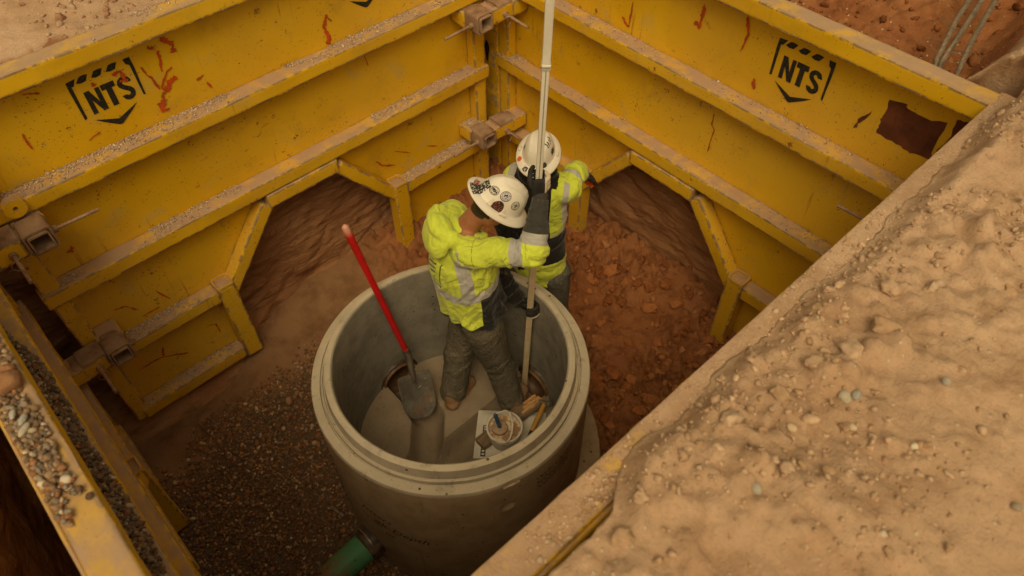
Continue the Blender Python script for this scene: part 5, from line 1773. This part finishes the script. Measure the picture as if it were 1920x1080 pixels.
# ======================= front worker, standing in the manhole
P1 = thing('person', 'worker in a yellow hooded sweatshirt standing inside the manhole, holding the rod', 'person', (-1.53, -1.47, .17))
Fd = np.array([.947, -.321, 0.])
Ld = np.array([.321, .947, 0.])
pel = np.array([-1.462, -1.385, .965])
wai = np.array([-1.466, -1.378, 1.235])
che = np.array([-1.470, -1.360, 1.455])
nek = np.array([-1.486, -1.352, 1.622])
shR, elR, wrR = np.array([-1.555, -1.460, 1.590]), np.array([-1.372, -1.728, 1.665]), np.array([-1.252, -1.645, 1.855])
shL, elL, wrL = np.array([-1.43, -1.195, 1.545]), np.array([-1.31, -1.30, 1.25]), np.array([-1.240, -1.485, .975])
hpR, hpL = pel - Ld*.085 - [0, 0, .03], pel + Ld*.085 - [0, 0, .03]
knR, anR = np.array([-1.425, -1.525, .54]), np.array([-1.405, -1.612, .20])
knL, anL = np.array([-1.562, -1.300, .535]), np.array([-1.645, -1.320, .215])
hatc = np.array([-1.357, -1.483, 1.828])
tilt = math.radians(40)
Fh = unit(np.array([.80, -.60, 0]))
Uh = unit(np.array([0, 0, 1.])*math.cos(tilt) + Fh*math.sin(tilt))
Rh = frame(Uh, Fh)
hc = hatc - Rh @ np.array([0, 0, .035])
mid = lambda a, b, t=.5: np.array(a)*(1 - t) + np.array(b)*t
joints = {'neck': nek + np.array([.01, -.005, .0]), 'body': [
    ([(*pel, .135, .10), (*wai, .125, .092), (*che, .150, .10), (*mid(che, nek, .6), .135, .085), (*nek, .075, .06)], Ld),
    ([(*mid(nek, shR, .5), .06), (*shR, .056), (*mid(shR, elR), .048), (*elR, .042), (*mid(elR, wrR), .038), (*wrR, .026)], None),
    ([(*mid(nek, shL, .5), .06), (*shL, .056), (*mid(shL, elL), .048), (*elL, .042), (*mid(elL, wrL), .038), (*wrL, .026)], None),
    ([(*hpR, .088), (*mid(hpR, knR), .075), (*knR, .056), (*mid(knR, anR), .052), (*anR, .036)], None),
    ([(*hpL, .088), (*mid(hpL, knL), .075), (*knL, .056), (*mid(knL, anL), .052), (*anL, .036)], None)]}
build_body(P1, 'body', joints, hc, Rh, -.075)

# sweatshirt
armR = [mid(nek, shR, .62) - [0, 0, .02], shR, mid(shR, elR), elR, mid(elR, wrR), wrR]
armL = [mid(nek, shL, .62) - [0, 0, .02], shL, mid(shL, elL), elL, mid(elL, wrL), wrL]
back = -Fd
parts = [limb([(*(pel + [0, 0, .035] + back*.010), .165, .140), (*(pel + [0, 0, .10] + back*.018), .185, .160), (*(mid(pel, wai, .8) + back*.030), .188, .168), (*(wai + [0, 0, .10] + back*.042), .186, .168), (*(che + back*.040), .190, .158), (*(mid(che, nek, .55) + back*.030), .165, .122), (*(nek + [0, 0, -.025] + back*.01), .100, .085)], Ld, n=34, k=30, round0=False),
         limb([(*armR[0], .070), (*armR[1], .076), (*armR[2], .072), (*mid(shR, elR, .85), .066), (*armR[3], .066), (*mid(elR, wrR, .25), .064), (*armR[4], .056), (*armR[5], .040)], None, n=34, k=24),
         limb([(*armL[0], .085), (*armL[1], .086), (*armL[2], .074), (*armL[3], .064), (*armL[4], .055), (*armL[5], .040)], None, n=30, k=22)]
# hood lying on the back, with a rolled opening round the neck
hd0 = nek + back*.075
parts += [limb([(*(nek + Fd*.075 - Ld*.060 + [0, 0, -.035]), .030), (*(nek + Fd*.01 - Ld*.105 + [0, 0, -.010]), .038), (*(nek + back*.075 - Ld*.100 + [0, 0, .035]), .040), (*(nek + back*.135 - Ld*.02 + [0, 0, .075]), .036), (*(nek + back*.10 + Ld*.095 + [0, 0, .055]), .040), (*(nek + Ld*.105 + [0, 0, .00]), .040), (*(nek + Fd*.065 + Ld*.060 + [0, 0, -.03]), .032)], (0, 0, 1), n=34, k=16),
          limb([(*(nek + back*.105 + [0, 0, .065]), .115, .036), (*(nek + back*.140 + [0, 0, .015]), .122, .046), (*(nek + back*.160 + [0, 0, -.035]), .105, .046), (*(nek + back*.160 + [0, 0, -.065]), .075, .032)], Ld, n=16, k=22)]
V, N, F = fuse(parts, .0062, 3)
spine = [pel, wai, che, nek]
uR, dR = along(V, [shR, elR, wrR])
uL, dL = along(V, [shL, elL, wrL])
sp, dS = along(V, spine)
onR = (dR < .105) & (dR < dS - .02 + .06*(uR > .3)) & (uR > .02)
onL = (dL < .10) & (dL < dS - .02 + .06*(uL > .3)) & (uL > .02)
tor = ~(onR | onL)
axis_ = np.array([interp for interp in spine])
cz = np.clip(V[:, 2], pel[2], nek[2])
cxy = np.stack([np.interp(cz, axis_[:, 2], axis_[:, k]) for k in (0, 1)], -1)
a = (V[:, :2] - cxy) @ Fd[:2]
b = (V[:, :2] - cxy) @ Ld[:2]
# creases
dsp = np.zeros(len(V))
dR1 = unit(elR - shR)
dR2 = unit(wrR - elR)
dL2 = unit(wrL - elL)
nearel = np.exp(-((uR - 1.0)/.28)**2)
dsp += np.where(onR, np.where(uR < 1, (folds(V, unit(dR1 + [.1, .1, .5]), 15, 4.5, .0050, 1)*(.6 + .8*nearel + .6*np.exp(-(uR/.22)**2)) + folds(V, unit(dR1 - [0, 0, .4]), 31, 9, .0022, 6)), folds(V, dR2, 22, 5, .005, 2)*(.5 + nearel)), 0)
dsp += np.where(onL, folds(V, dL2, 20, 5, .006, 3), 0)
low = sst(V[:, 2], 1.36, 1.08)
dsp += np.where(tor, folds(V, unit(np.array([.5, -.45, 1])), 13, 5, .0055, 4)*(.35 + .7*low) + folds(V, unit(np.array([.6, -.5, -.5])), 11, 3.5, .006, 5)*sst(V[:, 2], 1.2, 1.4)*.8 + folds(V, unit(np.array([-.3, .6, .6])), 26, 8, .0022, 7), 0)
dsp += .008*sst(np.abs(V[:, 2] - 1.08), .08, .0)*tor + .011*np.sin(np.arctan2(a, b)*11 + 3*vn(V*6))*sst(np.abs(V[:, 2] - 1.08), .16, .02)*tor
hem = sst(V[:, 2], 1.045, 1.015)
dsp -= .010*hem*tor
hood_ = (a < -.10) & (V[:, 2] > nek[2] - .12)
V = V + N*np.where(hood_, dsp*.45, dsp)[:, None]
# colour fields (positive shows the colour)
def band(x, c_, w_): return w_/2 - np.abs(x - c_)
armlen1, armlen2 = np.linalg.norm(elR - shR), np.linalg.norm(wrR - elR)
f1 = np.where(onR, band(uR, .80, .19)*armlen1, -1)
f2 = np.where(onR, band(uR, 1.30, .22)*armlen2, -1)
hz = 1.322 + .012*np.sin(a*9)
f3 = np.where(tor, band(V[:, 2], hz, .060), -1)
f4 = np.where((tor | (uR < .30)) & (V[:, 2] > 1.322) & (b < 0), band(a + .25*np.maximum(0, V[:, 2] - 1.52)*-1, -.085, .062), -1)
f5 = np.where(tor & (V[:, 2] > 1.322) & (b > 0), band(a, -.085, .062), -1)
hoodm = (V[:, 2] > nek[2] - .11) & (a < -.135) | ((V[:, 2] > nek[2] - .035) & (dR > .075))
f4 = np.where(hoodm, -1, f4)
f5 = np.where(hoodm, -1, f5)
silver = np.maximum.reduce([f1, f2, f3, f4, f5])
fb1 = np.where(onR, (uR - 1.41)*armlen2, -1)
fb2 = np.where(onL, (uL - .75)*.3, -1)
fb3 = np.where(tor, np.minimum(a + .03, 1.297 - V[:, 2]), -1)
fb4 = np.where(tor, 1.075 + .008*np.sin(b*20) - V[:, 2], -1)
black = np.maximum.reduce([fb1*0 - 1, fb2, fb3, fb4])
char = fb1
# back print outline
r_ = np.maximum(np.abs(b + .005) - .075, np.abs(V[:, 2] - 1.44) - .085)
ink = np.where(tor & (a < -.05) & ~hoodm, .0035 - np.abs(r_), -1)
bars = np.where(tor & (a < -.05) & ~hoodm & (np.abs(b + .005) < .05) & (np.abs(V[:, 2] - 1.455) < .045), .0045 - np.abs(((V[:, 2]*1.0 + b*.5) % .026) - .013), -1)
seam = np.where(onR & (uR < .5), .0017 - np.abs(uR - .16)*armlen1, -1)
ink = np.maximum.reduce([ink, bars, seam])
HOOD = mat_cloth('hivis_fleece', HIVIS, [('silver', SILV), ('char', CHAR), ('black', BLK), ('ink', (.03, .035, .015))])
mobj('sweatshirt', V, F, HOOD, P1, smooth=True, attrs={'silver': silver, 'char': char, 'black': black, 'ink': ink})

# trousers
def trousers(P, pel, hips, knees, ankles, Ld_, Fd_, mat, top=.05, w=.158, d=.128, seed=0):
    parts = [limb([(*(pel + [0, 0, top]), w*.80, d*.80), (*(pel - [0, 0, .02]), w*.96, d*.98), (*(pel - [0, 0, .09]), w*.92, d*.92)], Ld_, n=14, k=28)]
    for h, k_, a_ in zip(hips, knees, ankles):
        parts.append(limb([(*h, .112), (*mid(h, k_, .4), .105), (*mid(h, k_, .8), .089), (*k_, .088), (*mid(k_, a_, .45), .083), (*mid(k_, a_, .8), .080), (*(np.array(a_) + [0, 0, .005]), .076)], Fd_, n=30, k=24, round1=False))
    V, N, F = fuse(parts, .0075, 4)
    dsp = np.zeros(len(V))
    for q, (h, k_, a_) in enumerate(zip(hips, knees, ankles)):
        u_, d_ = along(V, [h, k_, a_])
        me_ = d_ < .13
        ax_ = np.where(u_[:, None] < 1, unit(np.array(k_) - h), unit(np.array(a_) - k_))
        f_ = .6*folds(V, unit(unit(np.array(a_) - h) + .55*Fd_), 15, 5.5, .005, 20 + q + seed) + .6*folds(V, unit(unit(np.array(a_) - h) - .6*Ld_), 15, 5.5, .005, 40 + q + seed)
        dsp += me_*f_*(.3 + np.exp(-((u_ - 1.0)/.22)**2) + 1.1*sst(u_, 1.45, 1.9) + .6*np.exp(-(u_/.2)**2))*.9
    V = V + N*dsp[:, None]
    return mobj('trousers', V, F, mat, P, smooth=True)
def mat_denim(name, a_, b_, stain):
    g = G(name)
    c = g.mix(g.mr(g.noise(4, 5, .6), .35, .66), a_, b_)
    c = g.mix(g.ma('MULTIPLY', g.mr(g.noise(8, 6, .7), .52, .7), .6), c, stain)
    c = g.mix(g.ma('MULTIPLY', g.mr(g.noise(26, 4, .7), .66, .72), .5), c, (.42, .34, .25))
    cr = g.mr(g.ma('ABSOLUTE', g.ma('SUBTRACT', g.noise(15, 3, .5, dist=1.5), .5)), .0, .10)
    c = g.mix(g.ma('MULTIPLY', g.mr(cr, .4, .0), .35), c, tuple(x*1.5 for x in b_))
    return g.out(c, .92, g.bump(g.ma('ADD', g.noise(380, 2), g.noise(60, 4)), .25, .003, g.bump(cr, .5, .010)), spec=.1)
JEAN1 = mat_denim('olive_work_denim', (.105, .088, .062), (.145, .12, .085), (.24, .18, .105))
trousers(P1, pel + [0, 0, .03], (hpR, hpL), (knR, knL), (anR, anL), Ld, Fd, JEAN1)
boot(P1, (-1.470, -1.700, .168), (-1.262, -1.545, .175), anR + [-.005, 0, .06])
boot(P1, (-1.728, -1.372, .165), (-1.455, -1.285, .17), anL + [-.01, 0, .06])
# shirt tail showing under the hem
tl = [(*(pel + Ld*(-.13*math.cos(t)) + Fd*(-.02 - .115*math.sin(t)*-1) + np.array([0, 0, .0 - .006*math.sin(t)]))[:3],) for t in np.linspace(.5, 1.6, 10)]

Hh = mat_glove('black_work_glove', (.022, .020, .018), (.62, .52, .38), (.05, .04, .03))
rH = rod_at(1.925)
bk = -np.array([.60, .80, 0])
fg = np.array([.735, -.678, 0])
ps = grip_hand(rH, .018, bk, fg, unit(np.array([.05, .05, 1])), wrR, .055)
V, N, F = fuse(ps, .0034, 4)
pf_ = (V - rH) @ fg
pb_ = (V - rH) @ bk
palm = np.where((V[:, 2] > 1.905), np.minimum(pf_ - .028, .07 - pf_), -1)
gl = mobj('glove', V, F, Hh, P1, smooth=True, attrs={'palm': palm, 'cuff': np.full(len(V), -1.)})
cv = [(*(wrR + unit(wrR - elR)*.018), .042), (*(wrR + unit(wrR - elR)*.03), .040)]
mobj('glove_cuff', *limb([(*(wrR - unit(wrR - elR)*.0), .0385), (*(wrR + unit(wrR - elR)*.03), .0365)], None, n=5, k=24), mat_flat('cuff_band', (.05, .042, .034), .8), gl, inv=False, smooth=True)
rL = rod_at(.945)
ps = grip_hand(rL, .021, -bk, fg, unit(np.array([-.05, 0, 1])), wrL + [0, .0, .0], .05)
V, N, F = fuse(ps, .0034, 4)
qf = (V - rL) @ fg
qb = (V - rL) @ bk
palm = np.where(V[:, 2] < .935, np.minimum(qb + .004, .05), -1)
mobj('glove', V, F, Hh, P1, smooth=True, attrs={'palm': np.where(qb > .012, .93 - V[:, 2], -1), 'cuff': np.full(len(V), -1.)})

hat1, W1 = hard_hat(P1, hatc, Rh, 'white full brim hard hat covered with round stickers')
# camera looks at the hat from behind and right: thetas near -90..180
SEAL1 = mat_sticker('seal_grey', 'seal', (.06, .055, .045))
SEAL2 = mat_sticker('seal_blue', 'seal', (.035, .05, .16))
SEAL3 = mat_sticker('seal_dark', 'seal', (.05, .045, .04))
BADGE = mat_sticker('badge_red', 'badge', (.025, .02, .018), (.45, .13, .09))
BLOT = mat_sticker('dark_blotch', 'blotch', (.03, .028, .024))
d2 = math.radians
sticker(hat1, W1, d2(-143), .68, .024, .024, SEAL1)
sticker(hat1, W1, d2(-110), .60, .026, .026, SEAL2)
sticker(hat1, W1, d2(-72), .68, .024, .024, SEAL3)
sticker(hat1, W1, d2(-108), .90, .030, .025, BADGE)
sticker(hat1, W1, d2(-172), 1.25, .030, .026, BLOT)
sticker(hat1, W1, d2(160), 1.2, .022, .012, mat_sticker('red_blotch', 'blotch', (.35, .07, .06)))
CLEARM = mat_sticker('tape', 'solid', (.72, .64, .5))
sticker(hat1, W1, d2(-125), 1.05, .012, .010, CLEARM)
sticker(hat1, W1, d2(-88), 1.12, .012, .010, CLEARM)
# curved OSHA lettering on the grey seal
V, F = text_mesh('OSHA', .014, 0, .0008)
V = V[:, :2] - V[:, :2].mean(0)
th0, t0 = d2(-143), .68
c0 = W1(th0, t0)
lu = np.linalg.norm(W1(th0 + 1e-3, t0) - c0)/1e-3
lv = np.linalg.norm(W1(th0, t0 + 1e-3) - c0)/1e-3
Pt = W1(th0 + V[:, 0]/lu, t0 - V[:, 1]/lv)
Pn = unit(W1(th0, t0) - (hatc + Rh @ np.array([0, 0, .0])))
ot = mobj('seal_lettering', Pt + Pn*.0042, F, INK, hat1, inv=False)

# ======================= rear worker, beside the manhole
P2 = thing('person', 'worker behind the manhole in a yellow and black safety jacket, arm stretched right', 'person', (-.86, -1.36, .0))
F2 = unit(np.array([-.80, -.60, 0.]))
L2 = np.cross([0, 0, 1.], F2)
pel2 = np.array([-.920, -1.320, .89])
wai2 = np.array([-.915, -1.305, 1.12])
che2 = np.array([-.905, -1.275, 1.36])
nek2 = np.array([-.900, -1.272, 1.56])
hat2c = np.array([-.905, -1.283, 1.738])
s1, e1_, w1 = np.array([-.810, -1.395, 1.480]), np.array([-.680, -1.350, 1.500]), np.array([-.595, -1.318, 1.425])     # arm on the picture's right
s2, e2_, w2_ = np.array([-.930, -1.150, 1.490]), np.array([-1.06, -1.16, 1.27]), np.array([-1.10, -1.28, 1.20])
h2a, h2b = pel2 + L2*.085 - [0, 0, .03], pel2 - L2*.085 - [0, 0, .03]
k2a, k2b = h2a + [.02, -.02, -.40], h2b + [-.02, .0, -.40]
a2a, a2b = np.array([-.84, -1.41, .11]), np.array([-.90, -1.22, .11])
Uh2 = unit(np.array([-.10, -.12, 1.]))
R2h = frame(Uh2, F2)
hc2 = hat2c - R2h @ np.array([0, 0, .035])
joints2 = {'neck': nek2, 'body': [
    ([(*pel2, .135, .10), (*wai2, .125, .09), (*che2, .15, .10), (*mid(che2, nek2, .6), .13, .08), (*nek2, .07, .06)], L2),
    ([(*mid(nek2, s1, .5), .06), (*s1, .054), (*mid(s1, e1_), .045), (*e1_, .04), (*w1, .026)], None),
    ([(*mid(nek2, s2, .5), .06), (*s2, .054), (*mid(s2, e2_), .045), (*e2_, .04), (*w2_, .026)], None),
    ([(*h2a, .085), (*mid(h2a, k2a), .072), (*k2a, .055), (*mid(k2a, a2a), .05), (*a2a, .036)], None),
    ([(*h2b, .085), (*mid(h2b, k2b), .072), (*k2b, .055), (*mid(k2b, a2b), .05), (*a2b, .036)], None)]}
build_body(P2, 'body', joints2, hc2, R2h, -.03)
parts = [limb([(*(pel2 + [0, 0, -.02]), .160, .128), (*(pel2 + [0, 0, .12]), .158, .128), (*wai2, .156, .126), (*che2, .172, .13), (*mid(che2, nek2, .6), .165, .11), (*(nek2 + [0, 0, -.01]), .09, .08)], L2, n=28, k=28),
         limb([(*mid(nek2, s1, .6), .072), (*s1, .076), (*mid(s1, e1_), .068), (*e1_, .060), (*mid(e1_, w1), .050), (*w1, .038)], None, n=28, k=22),
         limb([(*mid(nek2, s2, .6), .082), (*s2, .082), (*mid(s2, e2_), .070), (*e2_, .062), (*mid(e2_, w2_), .054), (*w2_, .042)], None, n=26, k=22),
         limb([(*(nek2 + F2*.06 + [0, 0, .0]), .03), (*(nek2 + L2*.075 + [0, 0, .03]), .036), (*(nek2 - F2*.075 + [0, 0, .045]), .038), (*(nek2 - L2*.075 + [0, 0, .03]), .036), (*(nek2 + F2*.06), .03)], (0, 0, 1), n=26, k=14)]
V, N, F = fuse(parts, .008, 4)
u1, d1_ = along(V, [s1, e1_, w1])
u2, d2_ = along(V, [s2, e2_, w2_])
spn = [pel2, wai2, che2, nek2]
_, dS = along(V, spn)
on1 = (d1_ < .10) & (d1_ < dS - .02 + .06*(u1 > .3)) & (u1 > .02)
on2 = (d2_ < .10) & (d2_ < dS - .02 + .06*(u2 > .3)) & (u2 > .02)
tor = ~(on1 | on2)
ax2 = np.array(spn)
cz = np.clip(V[:, 2], pel2[2], nek2[2])
cxy = np.stack([np.interp(cz, ax2[:, 2], ax2[:, k]) for k in (0, 1)], -1)
a = (V[:, :2] - cxy) @ F2[:2]
b = (V[:, :2] - cxy) @ L2[:2]
dsp = np.where(on1, folds(V, unit(w1 - s1), 19, 5, .008, 11), 0) + np.where(on2, folds(V, unit(w2_ - s2), 19, 5, .006, 12), 0) + np.where(tor, folds(V, (0, 0, 1), 9, 4, .006, 13), 0)
V = V + N*dsp[:, None]
sil = np.maximum.reduce([np.where(on1, band(u1, .62, .20)*.18, -1), np.where(on1, band(u1, 1.62, .50)*.17, -1), np.where(tor, band(V[:, 2], 1.22, .05), -1), np.where(tor & (V[:, 2] > 1.22), band(b, .165, .03), -1), np.where(tor & (V[:, 2] > 1.22), band(b, -.135, .045), -1)])
blk = np.maximum.reduce([np.where(tor, .088 - np.abs(b) + 0*a - 10*(a < 0), -1), np.where(tor, 1.23 - V[:, 2], -1), np.where(tor & (V[:, 2] < .99), -1.0, -1), np.where(on2, (u2 - .35)*.2, -1), np.where(tor & (np.abs(b) < .12), V[:, 2] - (nek2[2] - .02), -1)])
blk = np.where(tor & (V[:, 2] < 1.03), -1, blk)
JACK = mat_cloth('hivis_jacket', HIVIS, [('silver', SILV), ('black', BLK)])
mobj('jacket', V, F, JACK, P2, smooth=True, attrs={'silver': np.where(np.abs(b) < .09, -1, sil), 'black': blk})
JEAN2 = mat_denim('grey_blue_denim', (.10, .095, .078), (.135, .125, .10), (.16, .135, .10))
trousers(P2, pel2, (h2a, h2b), (k2a, k2b), (a2a, a2b), L2, F2, JEAN2, .02, .142, .115, 5)
boot(P2, (-.78, -1.37, .0), (-1.00, -1.53, .0), a2a + [0, 0, .03])
boot(P2, (-.82, -1.16, .0), (-1.06, -1.31, .0), a2b + [0, 0, .03])
# right-hand glove (picture right): relaxed, slightly curled
G2 = mat_glove('black_orange_glove', (.022, .02, .018), (.60, .10, .02), (.05, .045, .04))
dv = unit(np.array([.095, .0, -.085]))
lat_ = unit(np.cross(dv, [0, 0, 1.]))
dn = np.cross(lat_, dv)
if dn[2] > 0: dn = -dn
wc = w1 + dv*.005
ps = [limb([(*(wc - dv*.01), .034, .028), (*(wc + dv*.035), .037, .022), (*(wc + dv*.085), .044, .018)], lat_, n=12)]
for k in range(4):
    q0 = wc + dv*.085 + lat_*(.030 - .020*k)
    l_ = [.9, 1.05, 1.0, .8][k]
    ps.append(limb([(*q0, .0122), (*(q0 + dv*.030*l_ + dn*.006), .0118), (*(q0 + dv*.048*l_ + dn*.024), .0112), (*(q0 + dv*.046*l_ + dn*.046), .0100)], lat_, n=14, k=12))
q0 = wc + dv*.035 + lat_*.036
ps.append(limb([(*q0, .0155), (*(q0 + dv*.03 + lat_*.020 + dn*.006), .0135), (*(q0 + dv*.058 + lat_*.022 + dn*.016), .011)], dn, n=12, k=12))
V, N, F = fuse(ps, .0036, 4)
al = (V - wc) @ dv
mobj('glove', V, F, G2, P2, smooth=True, attrs={'palm': al - .098 + .02*((V - wc) @ dn), 'cuff': np.full(len(V), -1.)})
# other hand steadying low, in front of the body
dv = unit(np.array([-.02, -.12, -.05]))
lat_ = unit(np.cross(dv, [0, 0, 1.]))
dn = np.array([0, 0, -1.])
wc = w2_
ps = [limb([(*(wc - dv*.01), .033, .028), (*(wc + dv*.035), .036, .022), (*(wc + dv*.085), .042, .018)], lat_, n=12)]
for k in range(4):
    q0 = wc + dv*.085 + lat_*(.030 - .020*k)
    l_ = [.9, 1.05, 1.0, .8][k]
    ps.append(limb([(*q0, .0120), (*(q0 + dv*.030*l_ + dn*.004), .0115), (*(q0 + dv*.055*l_ + dn*.018), .0110), (*(q0 + dv*.060*l_ + dn*.036), .0100)], lat_, n=14, k=12))
q0 = wc + dv*.035 - lat_*.034
ps.append(limb([(*q0, .0150), (*(q0 + dv*.03 - lat_*.020 + dn*.004), .0130), (*(q0 + dv*.058 - lat_*.022 + dn*.012), .011)], dn, n=12, k=12))
V, N, F = fuse(ps, .0036, 4)
mobj('glove', V, F, G2, P2, smooth=True, attrs={'palm': np.full(len(V), -1.), 'cuff': np.full(len(V), -1.)})
hat2, W2_ = hard_hat(P2, hat2c, R2h, 'scuffed white full brim hard hat with a black hand print', .88)
BLOT2 = mat_sticker('hand_print', 'blotch', (.02, .018, .03))
sticker(hat2, W2_, d2(78), .72, .020, .016, BLOT2, name='hand_print')
for k in range(4):
    sticker(hat2, W2_, d2(58 + 14*k), .46 - .03*abs(k - 1.5), .0036, .018, BLOT2, rot=.25*(k - 1.5), name='hand_print_finger')
sticker(hat2, W2_, d2(-62), 1.45, .016, .014, mat_sticker('orange_disc', 'solid', (.60, .12, .02)))
sticker(hat2, W2_, d2(-28), 1.5, .014, .014, BLOT)
sticker(hat2, W2_, d2(-75), .70, .010, .016, mat_sticker('blue_triangle', 'badge', (.16, .23, .33), (.55, .55, .5)))
sticker(hat2, W2_, d2(30), .95, .018, .020, mat_sticker('dark_square', 'badge', (.05, .05, .055), (.12, .12, .12)))
